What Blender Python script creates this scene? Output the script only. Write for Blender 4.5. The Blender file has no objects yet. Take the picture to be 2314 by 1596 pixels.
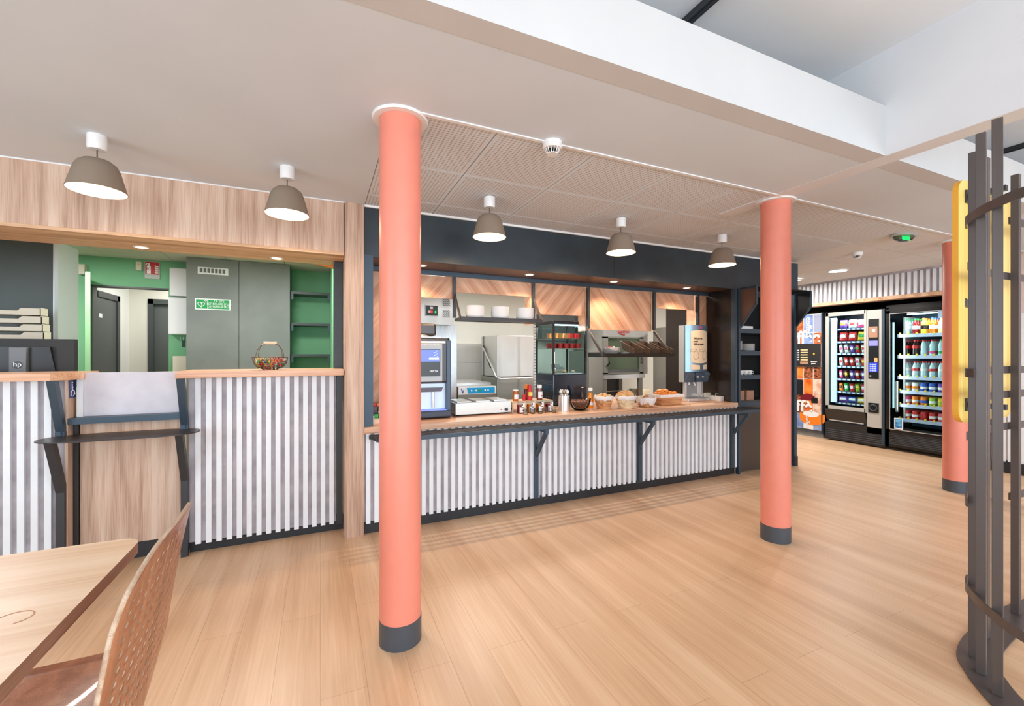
import bpy, bmesh, math, random
from mathutils import Vector, Matrix, Euler
R = math.radians
C = bpy.context.scene.collection
random.seed(7)

# ---------------------------------------------------------------- camera
F, TH, V0, CH = 968.9, R(24.10), 800.0, 1.385      # focal length in px, yaw, horizon row, camera height
SN, CS = math.sin(TH), math.cos(TH)
cam = bpy.data.cameras.new('camera'); cam.sensor_width = 36; cam.lens = 36*F/2314
cam.shift_y = (V0-798)/2314; cam.clip_start = .05
co = bpy.data.objects.new('camera', cam); C.objects.link(co)
co.location = (0, 0, CH); co.rotation_euler = (R(90), 0, -TH)
S = bpy.context.scene; S.camera = co
S.view_settings.view_transform = 'Standard'; S.view_settings.look = 'None'
S.view_settings.gamma = 1; S.view_settings.exposure = -0.26
S.cycles.max_bounces = 8; S.cycles.transparent_max_bounces = 16; S.cycles.diffuse_bounces = 5; S.cycles.sample_clamp_indirect = 4
S.cycles.caustics_reflective = False; S.cycles.caustics_refractive = False
# ---------------------------------------------------------------- world, daylight
w = bpy.data.worlds.new('sky'); S.world = w; w.use_nodes = True
w.node_tree.nodes['Background'].inputs[0].default_value = (.80, .90, 1, 1)
w.node_tree.nodes['Background'].inputs[1].default_value = 1.0
def area(loc, rot, sx, sy, power, col, name='daylight'):
    l = bpy.data.lights.new(name, 'AREA'); l.shape = 'RECTANGLE'; l.size = sx; l.size_y = sy
    l.energy = power; l.color = col
    o = bpy.data.objects.new(name, l); C.objects.link(o); o.location = loc; o.rotation_euler = rot
    return o
DAY = (.76, .89, 1.0)
area((-1.6, -4.35, 1.45), (R(94), 0, 0), 2.6, 2.2, 180, DAY)
area((1.8, -4.35, 1.45), (R(94), 0, 0), 2.6, 2.2, 180, DAY)
area((5.2, -4.35, 1.45), (R(94), 0, 0), 2.6, 2.2, 180, DAY)
area((-4.35, 0, 1.45), (R(90), 0, R(-90)), 2.8, 2.2, 120, DAY)
WARM = (1.0, .72, .45)
def lamp(loc, power, col, r=.03, name='bulb_light', parent=None):
    l = bpy.data.lights.new(name, 'POINT'); l.energy = power; l.color = col; l.shadow_soft_size = r
    o = bpy.data.objects.new(name, l); C.objects.link(o); o.location = loc
    if parent: o.parent = parent
    return o
def spot(loc, power, col, ang=130, r=.04, name='spot_light', parent=None):
    l = bpy.data.lights.new(name, 'SPOT'); l.energy = power; l.color = col; l.shadow_soft_size = r
    l.spot_size = R(ang); l.spot_blend = .6
    o = bpy.data.objects.new(name, l); C.objects.link(o); o.location = loc
    if parent: o.parent = parent
    return o

# ---------------------------------------------------------------- pixel -> point on a real plane
def _ray(u, v):
    a = (u-1157)/F; b = (v-V0)/F
    return a*CS+SN, -a*SN+CS, -b
def onX(u, v, X): r = _ray(u, v); t = X/r[0]; return Vector((X, r[1]*t, CH+r[2]*t))
def onY(u, v, Y): r = _ray(u, v); t = Y/r[1]; return Vector((r[0]*t, Y, CH+r[2]*t))
def onZ(u, v, Z): r = _ray(u, v); t = (Z-CH)/r[2]; return Vector((r[0]*t, r[1]*t, Z))

# ---------------------------------------------------------------- materials
def lin(c):
    return tuple(((x/255)/12.92 if x/255 <= .04045 else ((x/255+.055)/1.055)**2.4) for x in c)+(1,)
MC = {}
def mat(name, col, rough=.5, metal=0, emis=0, spec=.5, bump=0, bscale=200, alpha=None, coat=0):
    if name in MC: return MC[name]
    m = bpy.data.materials.new(name); m.use_nodes = True; MC[name] = m
    nt = m.node_tree; b = nt.nodes['Principled BSDF']; c = lin(col)
    b.inputs['Base Color'].default_value = c; b.inputs['Roughness'].default_value = rough
    b.inputs['Metallic'].default_value = metal; b.inputs['Specular IOR Level'].default_value = spec
    b.inputs['Coat Weight'].default_value = coat
    if emis: b.inputs['Emission Color'].default_value = c; b.inputs['Emission Strength'].default_value = emis
    # a fine procedural grain on every surface
    tc = nt.nodes.new('ShaderNodeTexCoord'); n = nt.nodes.new('ShaderNodeTexNoise'); n.inputs['Scale'].default_value = bscale
    nt.links.new(tc.outputs['Object'], n.inputs['Vector'])
    if not emis:
        mx = nt.nodes.new('ShaderNodeMixRGB'); mx.blend_type = 'MULTIPLY'; mx.inputs[0].default_value = .10
        mx.inputs[1].default_value = c; nt.links.new(n.outputs['Fac'], mx.inputs[2])
        nt.links.new(mx.outputs[0], b.inputs['Base Color'])
    if bump:
        bp = nt.nodes.new('ShaderNodeBump'); bp.inputs['Strength'].default_value = bump; bp.inputs['Distance'].default_value = .002
        nt.links.new(n.outputs['Fac'], bp.inputs['Height']); nt.links.new(bp.outputs[0], b.inputs['Normal'])
    return m
def wood(name, c1, c2, c3, axis='Z', rough=.5, s=1.0, rot=None, bump=.15, coat=0):
    """streaky grain running along `axis` (object space), optional rotation of the grain"""
    if name in MC: return MC[name]
    m = bpy.data.materials.new(name); m.use_nodes = True; MC[name] = m
    nt = m.node_tree; L = nt.links; b = nt.nodes['Principled BSDF']
    tc = nt.nodes.new('ShaderNodeTexCoord'); mp = nt.nodes.new('ShaderNodeMapping')
    if rot: mp.inputs['Rotation'].default_value = rot
    L.new(tc.outputs['Object'], mp.inputs[0])
    def stretched(k, along):
        q = nt.nodes.new('ShaderNodeVectorMath'); q.operation = 'MULTIPLY'
        v = {'X': (along, k, k), 'Y': (k, along, k), 'Z': (k, k, along)}[axis]; q.inputs[1].default_value = v
        L.new(mp.outputs[0], q.inputs[0]); return q.outputs[0]
    n1 = nt.nodes.new('ShaderNodeTexNoise'); n1.inputs['Scale'].default_value = 1; n1.inputs['Detail'].default_value = 6
    n1.inputs['Distortion'].default_value = .35; L.new(stretched(10*s, .55*s), n1.inputs['Vector'])
    n2 = nt.nodes.new('ShaderNodeTexNoise'); n2.inputs['Scale'].default_value = 1; n2.inputs['Detail'].default_value = 3
    L.new(stretched(110*s, 3*s), n2.inputs['Vector'])
    mx = nt.nodes.new('ShaderNodeMixRGB'); mx.inputs[0].default_value = .32
    L.new(n1.outputs['Fac'], mx.inputs[1]); L.new(n2.outputs['Fac'], mx.inputs[2])
    cr = nt.nodes.new('ShaderNodeValToRGB'); e = cr.color_ramp.elements
    e[0].position = .36; e[0].color = lin(c1); e[1].position = .62; e[1].color = lin(c3)
    k = e.new(.5); k.color = lin(c2)
    L.new(mx.outputs[0], cr.inputs[0]); L.new(cr.outputs[0], b.inputs['Base Color'])
    b.inputs['Roughness'].default_value = rough; b.inputs['Coat Weight'].default_value = coat
    bp = nt.nodes.new('ShaderNodeBump'); bp.inputs['Strength'].default_value = bump; bp.inputs['Distance'].default_value = .001
    L.new(n2.outputs['Fac'], bp.inputs['Height']); L.new(bp.outputs[0], b.inputs['Normal'])
    return m
def planks(name, c1, c2, c3):
    """oak vinyl planks running along Y"""
    m = wood(name, c1, c2, c3, 'Y', .38, .8, bump=.05)
    nt = m.node_tree; L = nt.links; b = nt.nodes['Principled BSDF']
    col = b.inputs['Base Color'].links[0].from_socket
    tc = [n for n in nt.nodes if n.type == 'TEX_COORD'][0]
    mp = nt.nodes.new('ShaderNodeMapping'); mp.inputs['Rotation'].default_value = (0, 0, R(90)); L.new(tc.outputs['Object'], mp.inputs[0])
    br = nt.nodes.new('ShaderNodeTexBrick'); br.inputs['Scale'].default_value = 1; br.inputs['Brick Width'].default_value = 1.25
    br.inputs['Row Height'].default_value = .18; br.inputs['Mortar Size'].default_value = .0012
    br.inputs['Color1'].default_value = (.93, .92, .91, 1); br.inputs['Color2'].default_value = (1, 1, 1, 1); br.inputs['Mortar'].default_value = (.62, .56, .5, 1)
    L.new(mp.outputs[0], br.inputs['Vector'])
    mx = nt.nodes.new('ShaderNodeMixRGB'); mx.blend_type = 'MULTIPLY'; mx.inputs[0].default_value = .8
    L.new(col, mx.inputs[1]); L.new(br.outputs['Color'], mx.inputs[2]); L.new(mx.outputs[0], b.inputs['Base Color'])
    return m
def mottled(name, c1, c2, scale=6, rough=.6, det=8):
    if name in MC: return MC[name]
    m = bpy.data.materials.new(name); m.use_nodes = True; MC[name] = m
    nt = m.node_tree; L = nt.links; b = nt.nodes['Principled BSDF']
    tc = nt.nodes.new('ShaderNodeTexCoord'); n = nt.nodes.new('ShaderNodeTexNoise')
    n.inputs['Scale'].default_value = scale; n.inputs['Detail'].default_value = det; L.new(tc.outputs['Object'], n.inputs['Vector'])
    cr = nt.nodes.new('ShaderNodeValToRGB'); e = cr.color_ramp.elements
    e[0].position = .35; e[0].color = lin(c1); e[1].position = .65; e[1].color = lin(c2)
    L.new(n.outputs['Fac'], cr.inputs[0]); L.new(cr.outputs[0], b.inputs['Base Color']); b.inputs['Roughness'].default_value = rough
    return m
def steel(name, col=(200, 200, 196), rough=.3, axis='Z'):
    if name in MC: return MC[name]
    m = bpy.data.materials.new(name); m.use_nodes = True; MC[name] = m
    nt = m.node_tree; L = nt.links; b = nt.nodes['Principled BSDF']
    b.inputs['Base Color'].default_value = lin(col); b.inputs['Metallic'].default_value = .62
    tc = nt.nodes.new('ShaderNodeTexCoord'); q = nt.nodes.new('ShaderNodeVectorMath'); q.operation = 'MULTIPLY'
    q.inputs[1].default_value = {'X': (2, 200, 200), 'Z': (200, 200, 2)}[axis]; L.new(tc.outputs['Object'], q.inputs[0])
    n = nt.nodes.new('ShaderNodeTexNoise'); n.inputs['Scale'].default_value = 1; L.new(q.outputs[0], n.inputs['Vector'])
    mr = nt.nodes.new('ShaderNodeMapRange'); mr.inputs[3].default_value = rough-.08; mr.inputs[4].default_value = rough+.12
    L.new(n.outputs['Fac'], mr.inputs[0]); L.new(mr.outputs[0], b.inputs['Roughness'])
    return m
def glass(name, tint=(235, 245, 245), refl=.10):
    if name in MC: return MC[name]
    m = bpy.data.materials.new(name); m.use_nodes = True; MC[name] = m
    nt = m.node_tree; nt.nodes.clear(); L = nt.links
    o = nt.nodes.new('ShaderNodeOutputMaterial'); t = nt.nodes.new('ShaderNodeBsdfTransparent'); t.inputs[0].default_value = lin(tint)
    g = nt.nodes.new('ShaderNodeBsdfGlossy'); g.inputs['Roughness'].default_value = .03
    mx = nt.nodes.new('ShaderNodeMixShader'); fr = nt.nodes.new('ShaderNodeLayerWeight'); fr.inputs[0].default_value = refl*1.5
    L.new(fr.outputs['Fresnel'], mx.inputs[0]); L.new(t.outputs[0], mx.inputs[1]); L.new(g.outputs[0], mx.inputs[2]); L.new(mx.outputs[0], o.inputs[0])
    return m
def perforated(name):
    """white tile with a square grid of round holes, plain margin on each 0.6 m tile"""
    m = bpy.data.materials.new(name); m.use_nodes = True; MC[name] = m
    nt = m.node_tree; L = nt.links; b = nt.nodes['Principled BSDF']; b.inputs['Roughness'].default_value = .8
    tc = nt.nodes.new('ShaderNodeTexCoord')
    def vm(op, a, v):
        q = nt.nodes.new('ShaderNodeVectorMath'); q.operation = op; L.new(a, q.inputs[0]); q.inputs[1].default_value = v; return q
    def mth(op, a, bb):
        q = nt.nodes.new('ShaderNodeMath'); q.operation = op
        for i, x in enumerate((a, bb)):
            if isinstance(x, (int, float)): q.inputs[i].default_value = x
            else: L.new(x, q.inputs[i])
        return q.outputs[0]
    off = vm('SUBTRACT', tc.outputs['Object'], (.836-6, 2.023-6, 0))
    sc = vm('MULTIPLY', off.outputs[0], (45.0, 45.0, 0)); fr = vm('FRACTION', sc.outputs[0], (0, 0, 0)); ce = vm('SUBTRACT', fr.outputs[0], (.5, .5, 0))
    ln = nt.nodes.new('ShaderNodeVectorMath'); ln.operation = 'LENGTH'; L.new(ce.outputs[0], ln.inputs[0])
    dot = mth('LESS_THAN', ln.outputs['Value'], .30)
    tl = vm('MULTIPLY', off.outputs[0], (1/.6, 1/.6, 0)); tf = vm('FRACTION', tl.outputs[0], (0, 0, 0)); tcn = vm('SUBTRACT', tf.outputs[0], (.5, .5, 0))
    ab = nt.nodes.new('ShaderNodeVectorMath'); ab.operation = 'ABSOLUTE'; L.new(tcn.outputs[0], ab.inputs[0])
    sp = nt.nodes.new('ShaderNodeSeparateXYZ'); L.new(ab.outputs[0], sp.inputs[0])
    inn = mth('MULTIPLY', mth('LESS_THAN', sp.outputs[0], .46), mth('LESS_THAN', sp.outputs[1], .46))
    f = mth('MULTIPLY', dot, inn)
    mx = nt.nodes.new('ShaderNodeMixRGB'); L.new(f, mx.inputs[0]); mx.inputs[1].default_value = lin((218, 225, 232)); mx.inputs[2].default_value = lin((182, 178, 178))
    L.new(mx.outputs[0], b.inputs['Base Color'])
    return m

W_OAK = wood('oak panel', (158, 124, 104), (196, 164, 142), (214, 188, 168), 'Z', .5, 1.5)
W_OAKX = wood('oak panel horizontal', (164, 124, 92), (204, 164, 128), (222, 188, 154), 'X', .5)
W_TOP = wood('counter oak', (184, 130, 98), (214, 168, 136), (228, 190, 162), 'X', .32)
W_HER1 = wood('chevron oak rising', (168, 114, 86), (204, 154, 122), (218, 176, 148), 'Z', .5, 1.3, rot=(0, R(-40), 0))
W_HER2 = wood('chevron oak falling', (168, 114, 86), (204, 154, 122), (218, 176, 148), 'Z', .5, 1.3, rot=(0, R(40), 0))
W_TABLE = wood('table beech', (222, 184, 150), (234, 204, 174), (242, 216, 190), 'X', .35, .7)
W_TEDGE = wood('table edge', (122, 90, 72), (156, 120, 98), (178, 142, 120), 'Y', .5)
W_CHAIR = wood('chair plywood', (146, 92, 60), (170, 110, 76), (188, 130, 94), 'Z', .32, 2.2, coat=.2)
W_PLY = wood('plywood edge', (150, 120, 95), (188, 160, 136), (214, 192, 170), 'Y', .45, 3)
FLOOR = planks('oak vinyl floor', (204, 164, 128), (218, 180, 144), (228, 194, 160))
WHITE = mat('white paint', (236, 234, 232), .8, bscale=3)
UPST = mat('cool white paint', (204, 205, 206), .85, bscale=3)
WHITEC = mat('white ceiling paint', (214, 223, 232), .85, bscale=2)
HIGHC = mat('high ceiling paint', (238, 241, 244), .85, bscale=2)
TILE = mat('smooth ceiling tile', (222, 222, 222), .8, bscale=60)
PERF = perforated('perforated ceiling tile')
SLATW = mat('white slat', (232, 236, 240), .45, bscale=10)
CONC = mottled('grey concrete laminate', (150, 144, 150), (180, 174, 180), 7, .55)
CONCL = mottled('light concrete laminate', (196, 192, 200), (212, 208, 216), 5, .5)
CORAL = mat('coral paint', (234, 140, 120), .38, bscale=12)
SLATE = mat('slate grey paint', (70, 76, 84), .4, bscale=20)
BAND = mottled('dark anthracite board', (36, 45, 52), (44, 56, 63), 3, .38)
BLACK = mat('black kickboard', (34, 36, 40), .4)
BSTEEL = mat('blue grey steel', (60, 76, 90), .4, .3)
DSTEEL = mat('dark steel', (58, 60, 64), .38, .3)
CAGE = mat('brown grey lacquered steel', (92, 84, 82), .34, .25)
SHELFM = mat('black brown metal', (54, 48, 48), .35, .3)
GREEN = mat('green wall paint', (124, 186, 142), .7, bscale=4)
GREENL = mat('light green edge', (160, 212, 160), .6)
GREY = mottled('grey cabinet laminate', (112, 118, 114), (128, 132, 128), 2, .45)
GREYD = mat('dark grey door', (92, 94, 94), .45)
GREYL = mat('pale grey side', (190, 198, 196), .4)
BEIGE = mat('beige plastic', (222, 214, 196), .5)
PLW = mat('white plastic', (238, 238, 238), .4)
PLB = mat('black plastic', (26, 28, 32), .3)
PLBM = mat('black matte plastic', (34, 32, 32), .5)
PLBR = mat('brown black gloss plastic', (52, 42, 40), .25)
STEEL = steel('brushed steel'); STEELX = steel('brushed steel horizontal', axis='X'); STEELM = steel('mirror steel', (225, 225, 225), .14)
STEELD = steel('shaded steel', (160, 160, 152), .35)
TILEW = mat('grey wall tile', (188, 186, 180), .25)
KWHITE = mat('kitchen white wall', (228, 228, 218), .6)
TAUPE = mat('taupe lamp shade', (142, 126, 110), .6)
SHIN = mat('white lamp inside', (250, 240, 225), .6)
GLOWW = mat('warm light diffuser', (255, 214, 160), .5, emis=14)
GLOWC = mat('cool light diffuser', (255, 250, 240), .5, emis=9)
GLOWS = mat('cool strip light', (210, 240, 255), .5, emis=5)
GLASS = glass('clear glass'); GLASSV = glass('display glass', (236, 246, 246), .05)
YEL = wood('yellow stained panel', (222, 176, 60), (232, 196, 96), (240, 212, 130), 'Z', .3, .7)
YELE = mat('orange yellow edge', (246, 180, 60), .45)
def pl(name, c, r=.4, **k): return mat(name, c, r, **k)
RED = pl('red plastic', (205, 40, 40)); ORG = pl('orange plastic', (240, 130, 30)); YLW = pl('yellow plastic', (240, 205, 70)); GRN = pl('green plastic', (40, 160, 70))
BLU = pl('blue plastic', (50, 90, 190)); PUR = pl('purple plastic', (110, 70, 170)); PNK = pl('pink plastic', (225, 70, 130)); WHT = pl('white print', (245, 245, 245), .4)
BRN = pl('brown liquid', (90, 45, 30), .2); CRM = pl('cream print', (248, 222, 186), .5); SKYB = pl('sky blue print', (0, 160, 225), .4); NAVY = pl('navy print', (40, 50, 120))
JAMR = pl('red jam', (140, 25, 30), .15); JAMO = pl('apricot jam', (215, 110, 30), .15); HONEY = pl('honey', (190, 95, 20), .12); LIME = pl('lime plastic', (160, 200, 60))
SAFE = pl('safety green print', (0, 160, 80)); MAGE = pl('magenta print', (190, 60, 140)); DCOL = pl('dark cola', (45, 22, 18), .15); AQUA = pl('clear blue bottle', (196, 220, 226), .15)
WICK = wood('wicker', (150, 96, 56), (200, 142, 92), (226, 178, 130), 'X', .7, 5, bump=.8); WICKL = wood('pale wicker', (190, 160, 120), (226, 204, 166), (240, 222, 190), 'X', .7, 5, bump=.8)
WICKD = mottled('dark wicker', (26, 18, 14), (84, 58, 40), 160, .6, 2)
CLOTH = mat('white cloth', (240, 236, 236), .85, bump=.4, bscale=60)
BREAD = mottled('bread crust', (206, 140, 78), (240, 205, 150), 25, .6); CROI = mottled('croissant crust', (196, 96, 24), (240, 160, 70), 30, .4)
SLICEB = mottled('brown bread slice', (170, 115, 70), (210, 165, 115), 60, .8); CHOC = mottled('chocolate cereal', (90, 40, 24), (170, 90, 60), 90, .6)
BROWNP = mat('brown paper napkin', (170, 128, 104), .8)

# ---------------------------------------------------------------- geometry helpers
class MB:
    def __init__(s): s.bm = bmesh.new()
    def _m(s, geom_verts, m):
        fs = set(f for v in geom_verts for f in v.link_faces)
        for f in fs: f.material_index = m
    def box(s, x0, x1, y0, y1, z0, z1, m=0):
        r = bmesh.ops.create_cube(s.bm, size=1)['verts']
        for v in r: v.co = Vector(((x0+x1)/2+v.co.x*(x1-x0), (y0+y1)/2+v.co.y*(y1-y0), (z0+z1)/2+v.co.z*(z1-z0)))
        s._m(r, m); return r
    def cyl(s, x, y, z0, z1, r, r2=None, n=24, m=0):
        v = bmesh.ops.create_cone(s.bm, cap_ends=True, segments=n, radius1=r, radius2=r if r2 is None else r2, depth=z1-z0)['verts']
        for q in v: q.co += Vector((x, y, (z0+z1)/2))
        s._m(v, m); return v
    def rod(s, a, b, r, n=8, m=0):
        a = Vector(a); b = Vector(b); d = b-a
        v = bmesh.ops.create_cone(s.bm, cap_ends=True, segments=n, radius1=r, radius2=r, depth=d.length)['verts']
        M = Matrix.Translation((a+b)/2) @ d.to_track_quat('Z', 'Y').to_matrix().to_4x4()
        for q in v: q.co = M @ q.co
        s._m(v, m); return v
    def bar(s, a, b, w_, h_, m=0, up=(0, 0, 1)):
        """rectangular bar from a to b: w_ across (sideways), h_ along up"""
        a = Vector(a); b = Vector(b); d = (b-a).normalized(); u = Vector(up)
        if abs(d.dot(u)) > .95: u = Vector((0, 1, 0))
        sd = d.cross(u).normalized(); u2 = sd.cross(d).normalized(); vs = []
        for p in (a, b):
            for i, j in ((-1, -1), (1, -1), (1, 1), (-1, 1)): vs.append(s.bm.verts.new(p+sd*i*w_/2+u2*j*h_/2))
        for f in ((0, 1, 2, 3), (7, 6, 5, 4), (0, 4, 5, 1), (1, 5, 6, 2), (2, 6, 7, 3), (3, 7, 4, 0)):
            s.bm.faces.new([vs[i] for i in f]).material_index = m
    def path(s, pts, r, n=8, m=0, closed=False):
        k = len(pts); P = [Vector(p) for p in pts]; rings = []
        for i, p in enumerate(P):
            d = (P[(i+1) % k]-P[i-1]) if closed else (P[min(i+1, k-1)]-P[max(i-1, 0)])
            M = d.to_track_quat('Z', 'Y').to_matrix()
            rings.append([s.bm.verts.new(p+M @ Vector((r*math.cos(2*math.pi*j/n), r*math.sin(2*math.pi*j/n), 0))) for j in range(n)])
        for i in range(k if closed else k-1):
            A, B = rings[i], rings[(i+1) % k]
            for j in range(n): s.bm.faces.new((A[j], A[(j+1) % n], B[(j+1) % n], B[j])).material_index = m
        if not closed:
            s.bm.faces.new(rings[0][::-1]).material_index = m; s.bm.faces.new(rings[-1]).material_index = m
    def lathe(s, prof, x=0, y=0, z=0, n=24, m=0, ms=None, sy=1.0):
        rings = []
        for r, h in prof:
            rings.append([s.bm.verts.new((x+r*math.cos(2*math.pi*j/n), y+sy*r*math.sin(2*math.pi*j/n), z+h)) for j in range(n)] if r > 1e-5 else [s.bm.verts.new((x, y, z+h))])
        for i in range(len(prof)-1):
            A, B = rings[i], rings[i+1]; mi = ms[i] if ms else m
            for j in range(n):
                k = (j+1) % n
                if len(A) == 1 and len(B) == 1: break
                if len(A) == 1: f = s.bm.faces.new((A[0], B[k], B[j]))
                elif len(B) == 1: f = s.bm.faces.new((A[j], A[k], B[0]))
                else: f = s.bm.faces.new((A[j], A[k], B[k], B[j]))
                f.material_index = mi
    def prism(s, poly, vec, m=0):
        """closed polygon (3D points) pushed along vec"""
        A = [s.bm.verts.new(Vector(p)) for p in poly]; B = [s.bm.verts.new(Vector(p)+Vector(vec)) for p in poly]; n = len(A)
        s.bm.faces.new(A[::-1]).material_index = m; s.bm.faces.new(B).material_index = m
        for i in range(n): s.bm.faces.new((A[i], A[(i+1) % n], B[(i+1) % n], B[i])).material_index = m
    def blob(s, c, sx, sy, sz, m=0, rot=0, sub=2, jit=0):
        v = bmesh.ops.create_icosphere(s.bm, subdivisions=sub, radius=1)['verts']
        M = Matrix.Rotation(rot, 3, 'Z')
        for q in v:
            k = 1+random.uniform(-jit, jit); q.co = Vector(c)+M @ Vector((q.co.x*sx*k, q.co.y*sy*k, q.co.z*sz*k))
        s._m(v, m); return v
    def build(s, name, mats, parent=None, origin=None, smooth=0, bevel=0, world=True):
        bm = s.bm
        if bevel: bmesh.ops.bevel(bm, geom=[e for e in bm.edges if len(e.link_faces) == 2 and e.calc_face_angle(0) > .6], offset=bevel, segments=2, affect='EDGES', profile=.6)
        bmesh.ops.recalc_face_normals(bm, faces=bm.faces)
        off = Vector((0, 0, 0)); p = parent
        if world:
            while p: off += p.location; p = p.parent
        if origin is not None: off = Vector(origin)
        for v in bm.verts: v.co -= off
        me = bpy.data.meshes.new(name); bm.to_mesh(me); bm.free()
        for m in (mats if isinstance(mats, (list, tuple)) else [mats]): me.materials.append(m)
        if smooth:
            for q in me.polygons: q.use_smooth = True
            me.set_sharp_from_angle(angle=R(smooth))
        o = bpy.data.objects.new(name, me); C.objects.link(o)
        if parent: o.parent = parent
        elif origin is not None: o.location = origin
        return o
def tag(o, label, cat, group=None, kind=None):
    o['label'] = label; o['category'] = cat
    if group: o['group'] = group
    if kind: o['kind'] = kind
    return o
def thing(name, label, cat, loc=(0, 0, 0), group=None):
    o = bpy.data.objects.new(name, None); C.objects.link(o); o.location = loc; o.empty_display_size = .05
    return tag(o, label, cat, group)
def struct(o): o['kind'] = 'structure'; return o
def sbox(name, m, *b, **k): q = MB(); q.box(*b); return struct(q.build(name, m, **k))
def dup(root, loc, label=None, rz=None, group=None, scale=None):
    r = root.copy(); C.objects.link(r); r.location = loc
    if rz is not None: r.rotation_euler.z = rz
    if scale: r.scale = scale
    if label: r['label'] = label
    if group: r['group'] = group
    for ch in list(root.children):
        c = ch.copy(); C.objects.link(c); c.parent = r
        for g in ch.children:
            d = g.copy(); C.objects.link(d); d.parent = c
    return r
FACEY = (R(90), 0, 0); FACEX = (R(90), 0, R(-90))
def text(name, s, size, m, parent, loc, rot=FACEY, ext=.0008, align='LEFT', sx=1, bold=0):
    cu = bpy.data.curves.new(name, 'FONT'); cu.body = s; cu.size = size; cu.extrude = ext; cu.align_x = align; cu.offset = bold
    o = bpy.data.objects.new(name, cu); C.objects.link(o)
    dg = bpy.context.evaluated_depsgraph_get(); me = bpy.data.meshes.new_from_object(o.evaluated_get(dg))
    bpy.data.objects.remove(o); n = bpy.data.objects.new(name, me); C.objects.link(n)
    me.materials.clear(); me.materials.append(m)
    off = Vector((0, 0, 0)); p = parent
    while p: off += p.location; p = p.parent
    n.location = Vector(loc)-off; n.rotation_euler = rot; n.scale = (sx, 1, 1); n.parent = parent
    return n
ORD = ['first', 'second', 'third', 'fourth', 'fifth', 'sixth', 'seventh', 'eighth', 'ninth', 'tenth', 'eleventh', 'twelfth']

# ================================================================= SETTING
H = 2.525
sbox('floor', FLOOR, -4.6, 9, -4.6, 8.6, -.1, 0)
q = MB(); q.box(-4.6, .31, 1.38, 3.5, H, H+.1); q.box(.31, 9, 1.38, 2.02, H, H+.1)
struct(q.build('ceiling', WHITEC))
sbox('trim_1', PLW, .31, 7.33, 2.018, 2.04, H-.006, H+.02)
# light well edges: the upstands and the beam between two wells
sbox('ceiling_upstand', UPST, -4.6, 2.965, 1.372, 1.48, H-.001, 2.81)
sbox('ceiling_upstand', UPST, 3.10, 9, 1.372, 1.48, H-.001, 2.81)
sbox('ceiling_beam', mat('beam white paint', (224, 226, 230), .85, bscale=3), 2.965, 3.10, -4.6, 2.5, H-.002, 3.13)
sbox('ceiling_high', HIGHC, -4.6, 9, -4.6, 2.5, 3.13, 3.2)
sbox('wall_well', WHITE, -4.6, 9, 2.5, 2.56, H+.12, 3.2)
# tiled ceiling
def tiles(name, m, xs, ys, z, zb):
    q = MB()
    for i in range(len(xs)-1):
        for j in range(len(ys)-1):
            g = .004; q.box(xs[i]+g, xs[i+1]-g, ys[j]+g, ys[j+1]-g, z, z+.012, 0)
            # chamfered rim of every tile
    q.box(xs[0], xs[-1], ys[0], ys[-1], z+.012, zb, 1)
    return struct(q.build(name, [m, WHITEC]))
tiles('ceiling_tiles', PERF, [.31]+[.836+.6*i for i in range(8)], [2.04, 2.623, 3.223, 3.50], H+.004, H+.1)
tiles('ceiling_tiles', TILE, [5.036+.6*i for i in range(5)], [2.04]+[2.623+.6*i for i in range(8)], H+.004, H+.1)
# band over the servery, in two boards
q = MB(); q.box(.305, 2.66, 3.47, 3.52, 2.145, H+.01); q.box(2.663, 5.40, 3.47, 3.52, 2.145, H+.01)
q.box(.305, 5.40, 3.462, 3.50, 2.135, 2.15)
struct(q.build('wall_servery_band', BAND))
sbox('trim_2', PLW, .305, 5.4, 3.455, 3.47, H-.012, H+.004)
sbox('ceiling_servery', mat('bronze soffit', (92, 70, 58), .4), .305, 4.40, 3.50, 3.86, 2.14, 2.17)
# reception header, soffit, posts
sbox('wall_reception_header', W_OAK, -4.6, .165, 3.45, 3.60, 2.145, H)
q = MB(); q.box(-4.6, .165, 3.452, 3.655, 2.125, 2.146); q.box(-4.6, .165, 3.663, 3.88, 2.125, 2.146); q.box(-4.6, .165, 3.6, 3.88, 2.146, 2.30)
struct(q.build('ceiling_reception_soffit', W_OAKX))
sbox('trim_3', PLW, -4.6, .305, 3.444, 3.452, H-.008, H+.002)
sbox('trim_post', W_OAK, .168, .303, 3.44, 3.88, 0, H)
sbox('trim_jamb', BAND, .10, .166, 3.70, 3.90, 1.2, 2.12)
# walls
sbox('wall_back', KWHITE, .3, 9, 6.40, 6.5, 0, 2.6)
q = MB()
gx0, gx1 = onY(205, 700, 6.4).x, onY(381, 700, 6.4).x
q.box(-4.6, gx0, 6.4, 6.5, 0, 2.6); q.box(gx1, .3, 6.4, 6.5, 0, 2.6); q.box(gx0, gx1, 6.4, 6.5, 2.17, 2.6)
struct(q.build('wall_office', GREEN))
q = MB(); q.box(gx0, gx1, 6.39, 6.52, 2.155, 2.172); q.box(gx0-.001, gx0+.02, 6.39, 6.5, 0, 2.17)
struct(q.build('trim_doorway', GREYD))
sbox('wall_partition', GREEN, .12, .28, 3.89, 6.4, 0, 2.6)
sbox('wall_left', WHITE, -4.7, -4.6, 1.6, 8.6, 0, 3.2)
q = MB(); q.box(-4.7, -4.6, -4.6, -1.5, 0, 3.2); q.box(-4.7, -4.6, 1.5, 1.6, 0, 3.2); q.box(-4.7, -4.6, -1.5, 1.5, 0, .3); q.box(-4.7, -4.6, -1.5, 1.5, 2.6, 3.2)
struct(q.build('wall_left', WHITE))
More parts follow.
